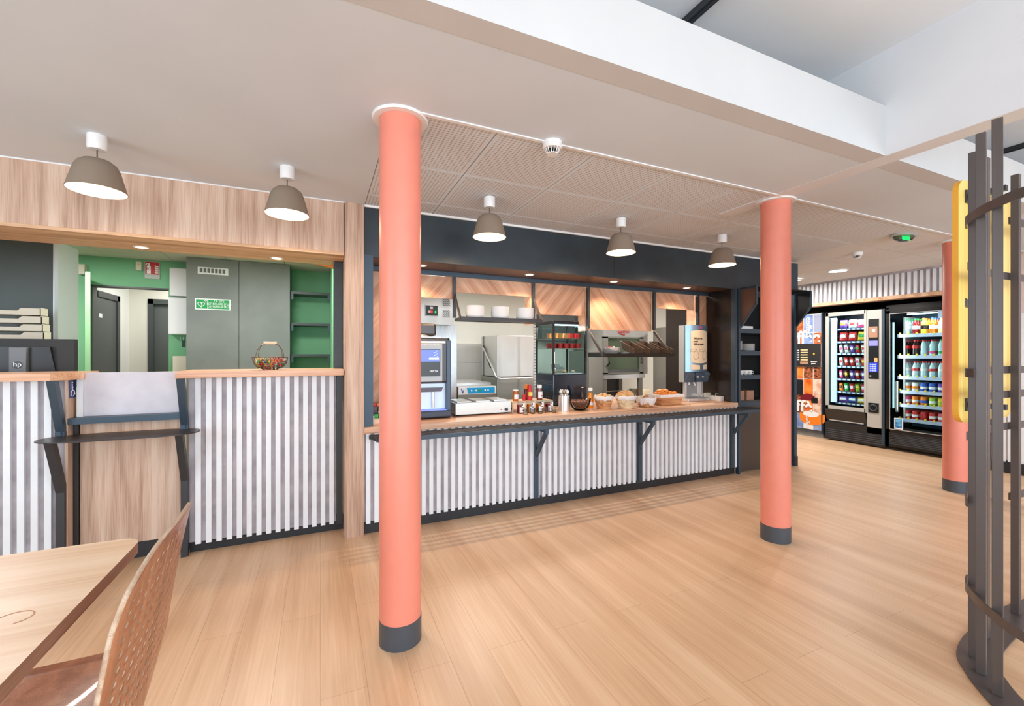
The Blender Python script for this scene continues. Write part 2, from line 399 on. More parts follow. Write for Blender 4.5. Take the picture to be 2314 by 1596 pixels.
q = MB(); q.box(-4.6, -3.0, -4.7, -4.6, 0, 3.2); q.box(-.2, .4, -4.7, -4.6, 0, 3.2); q.box(3.2, 3.8, -4.7, -4.6, 0, 3.2); q.box(6.6, 9, -4.7, -4.6, 0, 3.2)
q.box(-4.6, 9, -4.7, -4.6, 0, .3); q.box(-4.6, 9, -4.7, -4.6, 2.6, 3.2)
struct(q.build('wall_behind', WHITE))
for i, x in enumerate((-3.0, .4, 3.8)):
    q = MB()
    for a in (x, x+1.37, x+2.74): q.box(a, a+.06, -4.68, -4.62, .3, 2.6)
    q.box(x, x+2.8, -4.68, -4.62, .3, .36); q.box(x, x+2.8, -4.68, -4.62, 2.54, 2.6)
    struct(q.build('window_%d' % (i+1), SLATE))
sbox('wall_right', WHITE, 8.95, 9.05, -4.6, 8.6, 0, 3.2)
sbox('wall_far', WHITE, -4.7, 9, 8.6, 8.7, 0, 2.7)
# office / kitchen ceilings
tiles('ceiling_office', mat('office ceiling tile', (222, 224, 212), .8, bscale=60), [-4.6+.6*i for i in range(9)]+[.12], [3.89, 4.3, 4.9, 5.5, 6.1, 6.4], 2.50, 2.6)
sbox('ceiling_kitchen', KWHITE, .28, 5.036, 3.88, 6.4, 2.50, 2.6)
sbox('ceiling_corridor', WHITE, -4.6, .3, 6.5, 8.6, 2.5, 2.6)
# corridor seen through the office doorway
q = MB(); q.box(-2.52, -2.42, 6.5, 8.6, 0, 2.5); struct(q.build('wall_corridor_left', WHITE))
d2a, d2b = onY(335, 700, 7.6), onY(381, 700, 7.6)
q = MB(); q.box(-2.42, d2a.x, 7.6, 7.7, 0, 2.5); q.box(d2a.x, .3, 7.6, 7.7, 2.16, 2.5); struct(q.build('wall_corridor_end', mat('corridor wall', (226, 220, 212), .7)))

# right end: header of slats over the vending machines, dado further on
def slat_panel(name, axis, const, a0, a1, z0, z1, parent=None, pitch=.061, wid=.032, dep=.018, start=None, back=.02, bm_=CONC, stop=None):
    """grey board with upright white battens; axis = direction the panel runs along"""
    q = MB()
    def b(u0, u1, d0, d1, zz0, zz1, m):
        if axis == 'X': q.box(u0, u1, d0, d1, zz0, zz1, m)
        else: q.box(d0, d1, u0, u1, zz0, zz1, m)
    b(a0, a1, const, const+back, z0-.0, z1, 0)
    s = a0+.012 if start is None else start
    while s+wid < (a1 if stop is None else stop)+.001:
        b(s, s+wid, const-dep, const, z0-.012, z1-(.0), 1); s += pitch
    return q.build(name, [bm_, SLATW], parent)
struct(slat_panel('wall_vending_header', 'Y', 7.33, 2.3, 6.38, 2.20, 2.50, back=.1, wid=.034, pitch=.066))
q = MB(); q.box(7.30, 7.44, 2.3, 6.38, 2.50, 2.54, 0); q.box(7.29, 7.45, 2.3, 6.38, 2.15, 2.20, 1)
struct(q.build('trim_header', [CONC, W_OAKX]))
sbox('ceiling_alcove', BLACK, 7.44, 8.6, 2.3, 6.38, 2.155, 2.3)
sbox('wall_alcove', BLACK, 8.5, 8.6, 2.3, 6.38, 0, 2.2)
sbox('wall_alcove_side', mat('pink beige wall', (226, 206, 200), .7), 7.33, 8.6, 2.2, 2.34, 0, 2.54)
sbox('wall_far_right', mat('pink beige wall', (226, 206, 200), .7), 7.33, 7.45, -4.6, 2.3, 0, H+.3)
struct(slat_panel('wall_dado', 'Y', 7.31, 1.0, 2.30, .14, 1.85, back=.02, wid=.034, pitch=.05, bm_=mat('pale rib board', (214, 200, 196), .6)))
sbox('baseboard_right', BLACK, 7.28, 7.33, -4, 2.34, 0, .13)

# ================================================================= COLUMNS
COLX = (.356, 3.112, 5.87)
for i, x in enumerate(COLX):
    q = MB(); q.cyl(x, 2.125, .115, H+.05, .0985, n=64)
    b = MB(); b.cyl(x, 2.125, 0, .116, .1005, n=64)
    c = MB(); c.lathe([(.099, H-.012), (.128, H-.012), (.132, H-.004), (.132, H+.01), (.099, H+.01)], x, 2.125, 0, 64)
    t = thing('round_column', ['coral red round column nearest the camera, left of the servery', 'coral red round column standing at the right end of the servery', 'coral red round column behind the yellow panel, before the vending machines'][i],
              'column', (x, 2.125, 0), 'coral columns')
    q.build('shaft', CORAL, t, smooth=40); b.build('skirting_band', SLATE, t, smooth=40); c.build('ceiling_collar', PLW, t, smooth=30)

# ================================================================= TRACKS, DETECTORS, CEILING FITTINGS
for x, lab in ((1.74, 'black lighting track crossing the raised grey ceiling at top'), (5.32, 'black lighting track on the raised ceiling seen behind the metal screen')):
    q = MB(); q.box(x-.02, x+.02, -2, 2.5, 3.095, 3.13); q.box(x-.008, x+.008, -2, 2.5, 3.09, 3.096)
    tag(q.build('lighting_track', DSTEEL, origin=(x, 0, 3.13)), lab, 'lighting track')
def detector(p, lab):
    t = thing('smoke_detector', lab, 'smoke detector', p, 'smoke detectors')
    x, y, z = p
    q = MB(); q.lathe([(0, 0), (.052, 0), (.052, -.028), (.046, -.036), (0, -.036)], x, y, z, 32); q.build('base', PLW, t, smooth=35)
    q = MB(); q.lathe([(0, -.036), (.022, -.037), (.022, -.06), (.0, -.062)], x, y, z, 24); q.build('sensor', PLB, t, smooth=35)
    q = MB()
    for k in range(14):
        a = 2*math.pi*k/14; q.rod((x+.040*math.cos(a), y+.040*math.sin(a), z-.036), (x+.028*math.cos(a), y+.028*math.sin(a), z-.062), .0022, 6)
    q.lathe([(0, -.066), (.03, -.066), (.03, -.061), (0, -.061)], x, y, z, 24); q.build('grille', PLW, t, smooth=35)
p = onZ(1248, 322, H); detector((p.x, p.y, H), 'white smoke detector on the edge strip of the perforated ceiling')
p = onZ(1937, 572, H); detector((p.x, p.y, H+.004), 'small white smoke detector on the smooth ceiling near the vending machines')
p = onZ(2042, 532, H); t = thing('emergency_light', 'oval emergency exit light with green pictogram on the ceiling', 'emergency light', (p.x, p.y, H))
q = MB(); q.lathe([(0, 0), (.15, 0), (.15, -.012), (.135, -.02), (0, -.02)], p.x, p.y, H+.004, 32, sy=.6); q.build('housing', mat('grey fitting', (170, 172, 168), .3), t, smooth=35)
q = MB(); q.lathe([(.12, -.02), (.10, -.045), (.05, -.06), (0, -.064)], p.x, p.y, H+.004, 32, sy=.6); q.build('lens', glass('frosted lens', (220, 235, 232), .2), t, smooth=60)
q = MB(); q.box(p.x-.095, p.x+.035, p.y-.035, p.y-.03, H-.055, H-.022); q.build('exit_pictogram', mat('green glow', (0, 235, 110), .5, emis=1.6), t)
p = onZ(1893, 612, H); t = thing('round_ceiling_light', 'round recessed ceiling light glowing above the coffee machine', 'ceiling light', (p.x, p.y, H))
q = MB(); q.cyl(p.x, p.y, H-.004, H+.01, .105, n=32); q.build('diffuser', GLOWC, t); q = MB(); q.lathe([(.105, H-.008), (.12, H-.006), (.12, H+.006), (.105, H+.006)], p.x, p.y, 0, 32); q.build('rim', PLW, t, smooth=30)
spot((p.x, p.y, H-.03), 80, (1, .95, .88), 160)

# ---------------------------------------------------------------- pendants
def pendant(name, loc, label):
    t = thing(name, label, 'pendant lamp', loc, 'taupe pendant lamps'); x, y, z = loc
    q = MB(); q.lathe([(0, 0), (.040, 0), (.041, -.010), (.041, -.066), (.036, -.076), (0, -.076)], x, y, z, 32); q.build('ceiling_rose', PLW, t, smooth=35)
    q = MB(); q.rod((x, y, z-.075), (x, y, z-.13), .0028); q.build('cord', mat('brown cord', (84, 64, 60), .6), t)
    prof = [(.0, -.125), (.030, -.126), (.058, -.132), (.080, -.150), (.092, -.175), (.108, -.235), (.1225, -.290)]
    q = MB(); q.lathe(prof, x, y, z, 48); inn = [(r-.003, h-.0005) for r, h in prof[::-1]][:-1]
    q.lathe([(.1225, -.290), (.1195, -.290)], x, y, z, 48)
    sh = q.build('lamp_shade', TAUPE, t, smooth=50)
    q = MB(); q.lathe([(.1195, -.290), (.105, -.235), (.089, -.176), (.077, -.153), (.056, -.136), (0, -.130)], x, y, z, 48); q.build('shade_lining', SHIN, sh, smooth=50)
    q = MB(); q.cyl(x, y, z-.175, z-.13, .018); so = q.build('socket', PLW, t, smooth=30)
    q = MB(); q.blob((x, y, z-.215), .026, .026, .032); bl = q.build('bulb', mat('bulb glow', (255, 205, 140), .5, emis=28), so, smooth=80)
    l = lamp((0, 0, -.262), 7, WARM, .025, parent=t)
    return t
PEND = [(-1.064, 2.93, 'dome pendant lamp nearest the left edge of the picture, before the reception'),
        (-.184, 2.95, 'dome pendant lamp over the slatted reception front, left of the near column'),
        (1.126, 2.92, 'dome pendant lamp just right of the near coral column'),
        (2.31, 2.92, 'dome pendant lamp in the middle of the servery'),
        (3.517, 2.93, 'dome pendant lamp hanging just left of the second coral column')]
for x, y, lab in PEND: pendant('pendant_lamp', (x, y, H), lab)

# ---------------------------------------------------------------- recessed downlights
DL = [(-1.13, 3.765, 2.125, 'recessed downlight in the oak soffit, left one of the reception pair'), (-.306, 3.77, 2.125, 'recessed downlight in the oak soffit, right one of the reception pair')] + \
     [(x, 3.655, 2.14, 'recessed downlight in the dark servery soffit, %s' % s) for x, s in ((.79, 'partly behind the near column'), (1.818, 'above the plate shelf'), (2.80, 'above the bread tray'), (3.82, 'above the juice dispenser'))]
for x, y, z, lab in DL:
    t = thing('recessed_downlight', lab, 'downlight', (x, y, z), 'recessed downlights')
    q = MB(); q.lathe([(.034, z-.004), (.044, z-.004), (.046, z), (.034, z)], x, y, 0, 32); q.build('bezel', PLW, t, smooth=30)
    q = MB(); q.cyl(x, y, z-.003, z, .034, n=32); q.build('light_disc', GLOWW, t)
    spot((x, y, z-.012), 34 if z > 2.13 else 12, (1, .74, .52), 125, .03)

# ================================================================= RECEPTION
t = thing('reception_front', 'white slatted reception front between the steel bracket and the oak post', 'reception counter', (-.35, 3.62, 0))
slat_panel('slat_panel', 'X', 3.62, -.83, .115, .078, 1.225, t, start=-.789)
q = MB(); q.box(-.83, .165, 3.648, 3.69, 0, .115); q.build('kickboard', BLACK, t)
q = MB(); q.box(.118, .160, 3.60, 3.645, .06, 1.222); q.rod((.139, 3.60, .93), (.139, 3.592, .93), .009, 12); q.build('end_upright', DSTEEL, t)
t = thing('reception_front', 'white slatted reception front at the left edge behind the table', 'reception counter', (-2.6, 3.62, 0))
slat_panel('slat_panel', 'X', 3.62, -3.6, -1.464, .078, 1.222, t, start=-3.572, stop=-1.52)
q = MB(); q.box(-3.6, -1.47, 3.648, 3.69, 0, .115); q.build('kickboard', BLACK, t)
q = MB(); q.box(-.871, .163, 3.47, 3.88, 1.223, 1.268)
tag(q.build('counter_top', W_TOP, origin=(-.35, 3.7, 1.268), bevel=.003), 'oak counter top of the slatted reception front, holding the sweet basket', 'counter top')
q = MB(); q.prism([(-4.2, 3.47, 1.223), (-1.475, 3.47, 1.223), (-1.40, 3.60, 1.223), (-1.40, 3.88, 1.223), (-4.2, 3.88, 1.223)], (0, 0, .045))
tag(q.build('counter_top', W_TOP, origin=(-2.8, 3.7, 1.268), bevel=.003), 'oak counter top at the left edge, in front of the computer monitor', 'counter top')
t = thing('lowered_counter', 'lowered reception bay with grey upper panel, steel ledge and oak front', 'reception counter', (-1.15, 3.69, 0))
q = MB(); q.box(-1.435, -.86, 3.69, 3.72, .975, 1.262); q.build('upper_panel', CONCL, t)
q = MB(); q.box(-1.435, -1.405, 3.675, 3.70, .975, 1.262); q.build('edge_strip', SLATW, t)
q = MB(); q.box(-1.45, -.855, 3.60, 3.72, .938, .978); q.build('ledge', BSTEEL, t)
q = MB(); q.box(-1.425, -.86, 3.69, 3.72, .11, .94); q.build('front_panel', W_OAK, t)
q = MB(); q.box(-1.45, -.83, 3.70, 3.74, 0, .12); q.build('kickboard', BLACK, t)
q = MB(); q.box(-1.463, -1.448, 3.60, 3.70, .115, 1.222, 0); q.box(-1.447, -1.428, 3.66, 3.70, .115, .94, 1); q.build('side_return', [W_OAK, BLACK], t)
# accessibility sticker on the oak return
a, b_ = onY(154, 860, 3.605), onY(166, 887, 3.605)
a = Vector((-1.447, 3.60, 1.215)); q = MB()
t = thing('accessibility_sticker', 'small blue wheelchair sticker on the oak side of the lowered bay', 'sticker', (-1.447, 3.645, 1.165))
X = -1.4465; q.box(X, X+.0015, 3.612, 3.688, 1.105, 1.215); q.build('backing', NAVY, t)
q = MB(); X2 = X+.002
def yz(y, z): return (X2, 3.65+y, 1.158+z)
q.path([yz(.02*math.cos(k), -.022+.022*math.sin(k)) for k in [i*.35+2.4 for i in range(15)]], .0022, 6)
q.rod(yz(-.008, .036), yz(-.005, -.006), .003); q.rod(yz(-.005, -.006), yz(.016, -.008), .003); q.rod(yz(.016, -.008), yz(.024, -.034), .003); q.rod(yz(-.007, .014), yz(.012, .014), .0025); q.blob(yz(-.008, .044), .005, .005, .005)
q.build('wheelchair_symbol', WHT, t)
# oval shelf and brackets
q = MB(); pts = []
for k in range(40):
    an = 2*math.pi*k/40; cx = math.copysign(abs(math.cos(an))**.55, math.cos(an)); sy = math.copysign(abs(math.sin(an))**.9, math.sin(an))
    pts.append((-1.135+.40*cx, 3.475+.155*sy, .866))
q.prism(pts, (0, 0, .007)); tag(q.build('oval_shelf', SHELFM, origin=(-1.135, 3.475, .866)), 'black oval steel shelf across the front of the lowered reception bay', 'shelf')
for x, s, lab in ((-1.475, 0, 'angled dark steel bracket on the left of the lowered reception bay'), (-.845, 0, 'angled dark steel bracket on the right of the lowered reception bay')):
    t = thing('shelf_bracket', lab, 'bracket', (x, 3.6, 0), 'reception brackets'); w_ = .040
    q = MB(); q.prism([(x-w_/2, 3.47, 1.222), (x-w_/2, 3.515, 1.222), (x-w_/2, 3.617, .875), (x-w_/2, 3.58, .875)], (w_, 0, 0)); q.build('upper_arm', BSTEEL, t)
    q = MB(); q.box(x-.022, x+.022, 3.572, 3.60, .873, .90); q.rod((x, 3.572, .89), (x, 3.562, .89), .011, 14); q.build('bolt_plate', BSTEEL, t, smooth=30)
    q = MB(); q.prism([(x-w_/2, 3.44, .866), (x-w_/2, 3.49, .866), (x-w_/2, 3.617, .52), (x-w_/2, 3.575, .52)], (w_, 0, 0)); q.build('lower_arm', DSTEEL, t)
    q = MB(); q.box(x-w_/2, x+w_/2, 3.575, 3.617, 0, .52); q.build('leg', DSTEEL, t)
# wire basket of sweets
BX, BY, BZ = -.335, 3.60, 1.268
t = thing('wire_basket', 'brown wire basket with wooden handle on the reception counter', 'basket', (BX, BY, BZ))
q = MB()
prof = [(.05, .006), (.085, .022), (.105, .045), (.113, .075), (.116, .092)]
for r, h in prof+[(.096, .032), (.11, .06)]: q.path([(BX+r*math.cos(2*math.pi*k/36), BY+r*math.sin(2*math.pi*k/36), BZ+h) for k in range(36)], .0016 if h < .09 else .003, 5, closed=True)
for k in range(30):
    an = 2*math.pi*k/30; q.path([(BX+r*math.cos(an), BY+r*math.sin(an), BZ+h) for r, h in [(.0, .006)]+prof], .0012, 4)
q.build('wire_bowl', mat('rust wire', (96, 70, 60), .4, .6), t)
for sx in (-1, 1):
    for sy in (-1, 1):
        q = MB(); q.path([(BX+sx*(.084-.054*(i/8)**1.8), BY+sy*.075*(1-(i/8)), BZ+.092+.097*math.sin(i/8*math.pi/2)) for i in range(9)], .0018, 5); q.build('handle_wire', mat('rust wire', (96, 70, 60), .4, .6), t)
q = MB(); q.rod((BX-.042, BY, BZ+.197), (BX+.042, BY, BZ+.197), .0105, 16); q.build('handle', W_TABLE, t, smooth=40)
sw = MB(); sw.blob((0, 0, 0), .012, .008, .007, sub=2); 
for s_ in (-1, 1): sw.prism([(s_*.010, -.002, 0), (s_*.021, -.008, .001), (s_*.021, .008, -.001)], (0, 0, .0015))
smesh = sw.build('sweet', RED, smooth=50); cols = [('green', GRN), ('red', RED), ('yellow', YLW), ('orange', ORG), ('white', WHT), ('dark brown', BRN), ('blue', BLU)]
meshes = {}
for nme, m in cols:
    me = smesh.data.copy(); me.materials.clear(); me.materials.append(m); meshes[nme] = me
bpy.data.objects.remove(smesh)
for i in range(150):
    k = cols[random.choice([0, 0, 1, 1, 2, 2, 3, 3, 4, 5, 5, 6])][0]; z = random.uniform(.014, .078); rm = .052+.05*min(1, z/.055)-.006
    an = random.uniform(0, 6.28); r = rm*math.sqrt(random.uniform(.25, 1)) if z < .065 else rm*math.sqrt(random.random())
    o = bpy.data.objects.new('wrapped_sweet', meshes[k]); C.objects.link(o); o.location = (BX+r*math.cos(an), BY+r*math.sin(an), BZ+z); o.rotation_euler = tuple(random.uniform(0, 3) for _ in range(3))
    tag(o, '%s wrapped sweet in the wire basket on the reception counter' % k, 'sweet', '%s sweets in the wire basket' % k)

# ---------------------------------------------------------------- desk and office behind reception
q = MB(); q.box(-4.0, -1.40, 3.80, 4.5, .72, .76); q.box(-1.44, -1.40, 3.84, 4.48, 0, .72); q.box(-4, -3.96, 3.84, 4.48, 0, .72); tag(q.build('desk', W_TOP, origin=(-2.7, 4.1, 0)), 'oak desk behind the reception counter carrying the monitor', 'desk')
# monitor (seen from the back)
t = thing('computer_monitor', 'black computer monitor seen from behind at the left edge', 'monitor', (-1.97, 4.05, .76))
a, b_ = onY(168, 767, 4.05), onY(186, 838, 4.05); mx1 = a.x; mz1 = a.z
q = MB(); q.prism([(mx1-.62, 4.05, mz1), (mx1, 4.05, mz1), (mx1+.0, 4.10, mz1), (mx1-.62, 4.10, mz1)], (.012, -.03, -.34)); q.build('casing', PLBM, t, bevel=.004)
q = MB(); q.prism([(mx1-.50, 4.015, mz1-.055), (mx1-.115, 4.015, mz1-.055), (mx1-.085, 4.015, mz1-.23), (mx1-.50, 4.015, mz1-.23)], (0, .04, 0)); q.build('rear_hub', PLB, t, bevel=.008)
sc = onY(40, 820, 3.99).x
q = MB(); q.box(sc-.042, sc+.042, 3.985, 4.02, .79, mz1-.06); q.box(sc-.12, sc+.12, 3.90, 4.10, .76, .775); q.build('stand', mat('grey plastic', (112, 116, 122), .35), t, bevel=.004)
q = MB(); lz = onY(40, 825, 3.984).z
q.cyl(0, 0, 0, .002, .026, n=32); bm = q.bm
for v in bm.verts: v.co = Vector((sc+v.co.x, 3.985-v.co.z, lz+v.co.y))
bd = q.build('logo_disc', mat('dark logo', (60, 62, 66), .2, .5), t); text('logo_lettering', 'hp', .042, STEELM, t, (sc-.019, 3.981, lz-.010), FACEY, bold=.0)
# paper trays on a low cabinet behind the monitor
t = thing('letter_tray', 'stack of white letter trays behind the monitor', 'letter tray', (-2.35, 4.55, .76))
tx1 = onY(100, 700, 4.55).x
for i in range(4):
    z0 = onY(60, 762-i*18, 4.55).z-.02; q = MB(); x1 = tx1+.02*(3-i)*.3
    q.prism([(x1-.36, 4.50, z0), (x1-.36, 4.50, z0+.055), (x1-.27, 4.50, z0+.055), (x1-.25, 4.50, z0+.035), (x1-.13, 4.50, z0+.035), (x1-.11, 4.50, z0+.055), (x1, 4.50, z0+.055), (x1, 4.50, z0)], (0, .004, 0))
    q.box(x1-.36, x1, 4.50, 4.60, z0, z0+.003); q.box(x1-.004, x1, 4.50, 4.60, z0, z0+.06); q.box(x1-.36, x1-.356, 4.50, 4.60, z0, z0+.06); q.build('tray', BEIGE, t)
q = MB(); q.box(-2.75, tx1-.02, 4.51, 4.73, .765, onY(60, 762, 4.55).z-.02); q.build('base', BEIGE, t)
# tall cabinet at left, its side turned to us
cx = -1.983
t = thing('tall_cabinet', 'tall dark cabinet at the left of the office with a pale open side', 'cabinet', (cx-.6, 4.95, 0))
q = MB(); q.box(cx-1.3, cx-.03, 4.80, 5.10, 0, 2.31); q.build('body', mat('anthracite cabinet', (62, 70, 68), .35), t)
q = MB(); q.box(cx-.024, cx+.0, 4.78, 5.11, 0, 2.32); q.build('side_panel', GREYL, t)
q = MB(); q.box(cx-.033, cx-.024, 4.785, 4.79, 0, 2.31); q.build('edge_trim', STEEL, t)
# grey double cabinet with vent grille and AED sign
c0, c1, cs = onY(421, 700, 6.0).x, onY(655, 700, 6.0).x, onY(540, 700, 6.0).x
t = thing('office_cupboard', 'grey two-door floor to ceiling cupboard behind reception', 'cupboard', ((c0+c1)/2, 6.0, 0))
q = MB(); q.box(c0, c1, 6.02, 6.39, 0, 2.5); q.build('body', GREY, t)
q = MB(); q.box(c0, cs-.003, 6.0, 6.02, .02, 2.495); q.build('door', GREY, t); q = MB(); q.box(cs+.003, c1, 6.0, 6.02, .02, 2.495); q.build('door', GREY, t)
a, b_ = onY(447, 603, 5.995), onY(516, 623, 5.995)
t = thing('vent_grille', 'white ventilation grille on the left door of the grey cupboard', 'vent', ((a.x+b_.x)/2, 5.995, b_.z))
q = MB(); q.box(a.x, b_.x, 5.99, 6.0, b_.z, a.z); q.build('frame', PLW, t)
q = MB(); n = 7
for i in range(n):
    x0 = a.x+.02+(b_.x-a.x-.04)*i/n
    for j in range(6): z = b_.z+.015+(a.z-b_.z-.03)*(j+.3)/6; q.box(x0, x0+(b_.x-a.x-.04)/n*.72, 5.987, 5.99, z, z+.008)
q.build('slots', mat('slot grey', (110, 110, 104), .6), t)
a, b_ = onY(440, 674, 5.99), onY(521, 702, 5.99)
t = thing('defibrillator_sign', 'green and white defibrillator sign on the grey cupboard', 'sign', ((a.x+b_.x)/2, 5.995, b_.z)); wv, hv = b_.x-a.x, a.z-b_.z
q = MB(); q.box(a.x, b_.x, 5.994, 6.0, b_.z, a.z); q.build('plate', WHT, t)
q = MB(); q.box(a.x+.012, a.x+wv*.345, 5.992, 5.994, b_.z+.012, a.z-.012); q.box(a.x+wv*.365, b_.x-.012, 5.992, 5.994, b_.z+.012, a.z-.012); q.build('green_field', SAFE, t)
cx0, cz0 = a.x+wv*.18, b_.z+hv*.5
hp = [(cx0+.0022*hv/.17*16*math.sin(k)**3*1.25, 5.9905, cz0-.004+.0022*hv/.17*(13*math.cos(k)-5*math.cos(2*k)-2*math.cos(3*k)-math.cos(4*k))*1.25) for k in [i*2*math.pi/40 for i in range(40)]]
q = MB(); q.path(hp, .004, 6, closed=True)
q.prism([(cx0+.012, 5.9895, cz0+.02), (cx0-.008, 5.9895, cz0-.004), (cx0+.004, 5.9895, cz0-.002), (cx0-.006, 5.9895, cz0-.026), (cx0+.018, 5.9895, cz0+.004), (cx0+.006, 5.9895, cz0+.003)], (0, .002, 0))
q.box(cx0+.038, cx0+.046, 5.99, 5.992, cz0+.028, cz0+.056); q.box(cx0+.028, cx0+.056, 5.99, 5.992, cz0+.038, cz0+.046); q.build('heart_symbol', WHT, t)
for s_, zz, sz in (('CE SITE', .70, .036), ("EST EQUIPE D'UN", .45, .036), ('DEFIBRILLATEUR', .20, .036)): text('lettering', s_, sz, WHT, t, (a.x+wv*.675, 5.991, b_.z+hv*zz), FACEY, align='CENTER', sx=.86)
# niche shelves
s1 = .119
for i, (v, lab) in enumerate(((663, 'top dark shelf in the green niche beside the grey cupboard'), (733, 'middle dark shelf in the green niche beside the grey cupboard'), (803, 'lowest visible dark shelf in the green niche beside the grey cupboard'))):
    z = onY(700, v, 6.1).z; t = thing('niche_shelf', lab, 'shelf', ((c1+s1)/2, 6.1, z), 'niche shelves')
    q = MB(); q.box(c1+.01, s1, 6.08, 6.39, z-.018, z+.012); q.build('board', mat('dark shelf board', (52, 62, 64), .4), t)
    for x in (c1+.01, s1-.03): q = MB(); q.box(x, x+.025, 6.08, 6.12, z-.09, z-.018); q.build('bracket', BSTEEL, t)
# small things on the green office wall
def plate(name, u0, v0, u1, v1, Y, m, lab, cat, d=.03, bev=.004, **k):
    a, b_ = onY(u0, v0, Y), onY(u1, v1, Y); q = MB(); q.box(a.x, b_.x, Y, Y+d, b_.z, a.z)
    return tag(q.build(name, m, origin=((a.x+b_.x)/2, Y+d, b_.z), bevel=bev, **k), lab, cat)
t = thing('key_box', 'small beige key box on the green wall left of the extinguisher sign', 'key box', onY(314, 600, 6.37)); a, b_ = onY(307, 591, 6.37), onY(320, 612, 6.37)
q = MB(); q.box(a.x, b_.x, 6.36, 6.4, b_.z, a.z); q.build('body', BEIGE, t, bevel=.004); q = MB(); q.box(a.x+.02, b_.x-.02, 6.356, 6.36, a.z-.045, a.z-.025); q.build('label_strip', YLW, t)
a, b_ = onY(327, 590, 6.39), onY(361, 631, 6.39); t = thing('fire_extinguisher_sign', 'red and white fire extinguisher sign above the office doorway', 'sign', ((a.x+b_.x)/2, 6.39, b_.z)); wv, hv = b_.x-a.x, a.z-b_.z
q = MB(); q.box(a.x, b_.x, 6.39, 6.4, b_.z, a.z); q.build('plate', mat('grey sign base', (196, 200, 196), .5), t)
q = MB(); q.box(a.x+.006, b_.x-.006, 6.387, 6.39, b_.z+hv*.25, a.z-.006); q.build('red_field', RED, t)
q = MB(); X, Z = a.x+wv*.28, b_.z+hv*.28
q.box(X-wv*.13, X+wv*.13, 6.384, 6.387, Z, Z+hv*.42); q.blob((X, 6.386, Z+hv*.42), wv*.13, .003, hv*.08); q.box(X-wv*.05, X+wv*.05, 6.384, 6.387, Z+hv*.45, Z+hv*.58); q.path([(X+wv*.05, 6.386, Z+hv*.58), (X-wv*.1, 6.386, Z+hv*.60), (X-wv*.2, 6.386, Z+hv*.5)], .006, 6)
for k in range(4): q.path([(a.x+wv*.93, 6.386, Z+hv*(.08+.12*k)), (a.x+wv*.78, 6.386, Z+hv*(.05+.12*k)), (a.x+wv*.70, 6.386, Z+hv*(.12+.12*k))], .008, 6)
q.build('pictogram', WHT, t)
text('number', '01', .04, RED, t, (X-.02, 6.382, Z+hv*.22), FACEY)
plate('electrical_box', 383, 605, 428, 670, 6.3, PLW, 'upper white electrical box beside the grey cupboard', 'electrical box', d=.1)
plate('electrical_box', 379, 671, 428, 757, 6.28, PLW, 'lower white electrical box with rounded edge beside the grey cupboard', 'electrical box', d=.12, bev=.02)
plate('alarm_siren', 176, 596, 191, 620, 6.33, BEIGE, 'small beige alarm box at the left end of the green wall', 'alarm', d=.07, bev=.006)
a = onY(412, 762, 6.3); t = thing('key_bunch', 'bunch of keys with black fobs hanging under the electrical box', 'keys', a); q = MB()
for k in range(3): x = a.x+.03*k-.02; q.rod((x, 6.3, a.z), (x, 6.3, a.z-.04), .004)
q.build('keys', STEEL, t); q = MB()
for k in range(2): x = a.x+.04*k; q.box(x, x+.025, 6.29, 6.305, a.z-.12, a.z-.04)
q.build('fob', PLB, t)
plate('paper_holder', 390, 805, 421, 842, 6.3, BEIGE, 'beige paper holder low on the green wall beside the grey cupboard', 'paper holder', d=.08)
# doors
t = thing('green_door', 'green office door standing open, seen edge-on', 'door', (gx0-.02, 6.0, 0)); t['kind'] = 'thing'
q = MB(); e0, e1 = onY(193, 700, 5.75).x, onY(204.5, 700, 5.75).x
q.prism([(e0, 5.75, .01), (e1, 5.75, .01), (gx0-.0, 6.39, .01), (gx0-.045, 6.39, .01)], (0, 0, onY(200, 616, 5.75).z)); q.build('leaf', GREEN, t)
q = MB(); q.box(e0-.001, e1+.001, 5.744, 5.752, .01, onY(200, 616, 5.75).z); q.build('edge', GREENL, t)
q = MB(); q.prism([(e0-.06, 5.86, 1.02), (e0-.005, 5.86, 1.02), (e0-.005, 5.86, 1.05), (e0-.06, 5.86, 1.05)], (0, .1, 0)); q.build('handle', STEEL, t)
X = -2.42
t = thing('grey_door', 'grey corridor door with small label, left side of the doorway', 'door', (X, 6.9, 0))
ya, yb = 6.56, onX(255, 700, X).y
q = MB(); q.box(X, X+.03, ya, yb, .01, 2.06); q.build('leaf', GREYD, t)
q = MB(); q.box(X, X+.05, yb, yb+.07, 0, 2.13); q.box(X, X+.05, ya, yb+.07, 2.06, 2.13); q.build('frame', mat('frame grey', (74, 76, 78), .4), t)
a = onX(226, 714, X+.03); q = MB(); q.box(X+.03, X+.033, a.y-.03, a.y+.05, a.z-.02, a.z+.025); q.build('label_plate', WHT, t)
t = thing('grey_door', 'grey door facing us at the end of the corridor', 'door', ((d2a.x+d2b.x)/2, 7.6, 0))
q = MB(); q.box(d2a.x+.05, d2a.x+.75, 7.64, 7.68, .01, 2.09); q.build('leaf', GREYD, t); q = MB(); q.box(d2a.x, d2a.x+.06, 7.585, 7.66, 0, 2.16); q.box(d2a.x, d2a.x+.8, 7.585, 7.66, 2.09, 2.16); q.build('frame', mat('frame grey', (74, 76, 78), .4), t)
# orange beam end at the top right of the office opening
q = MB(); a, b_, c_ = onY(690, 590, 3.95), onY(756, 590, 3.95), onY(756, 607, 3.95); q.prism([a, b_, c_], (0, .04, 0))
tag(q.build('timber_brace', mat('orange timber', (205, 120, 50), .5), origin=a), 'small orange timber wedge under the soffit at the right of the office opening', 'timber brace')
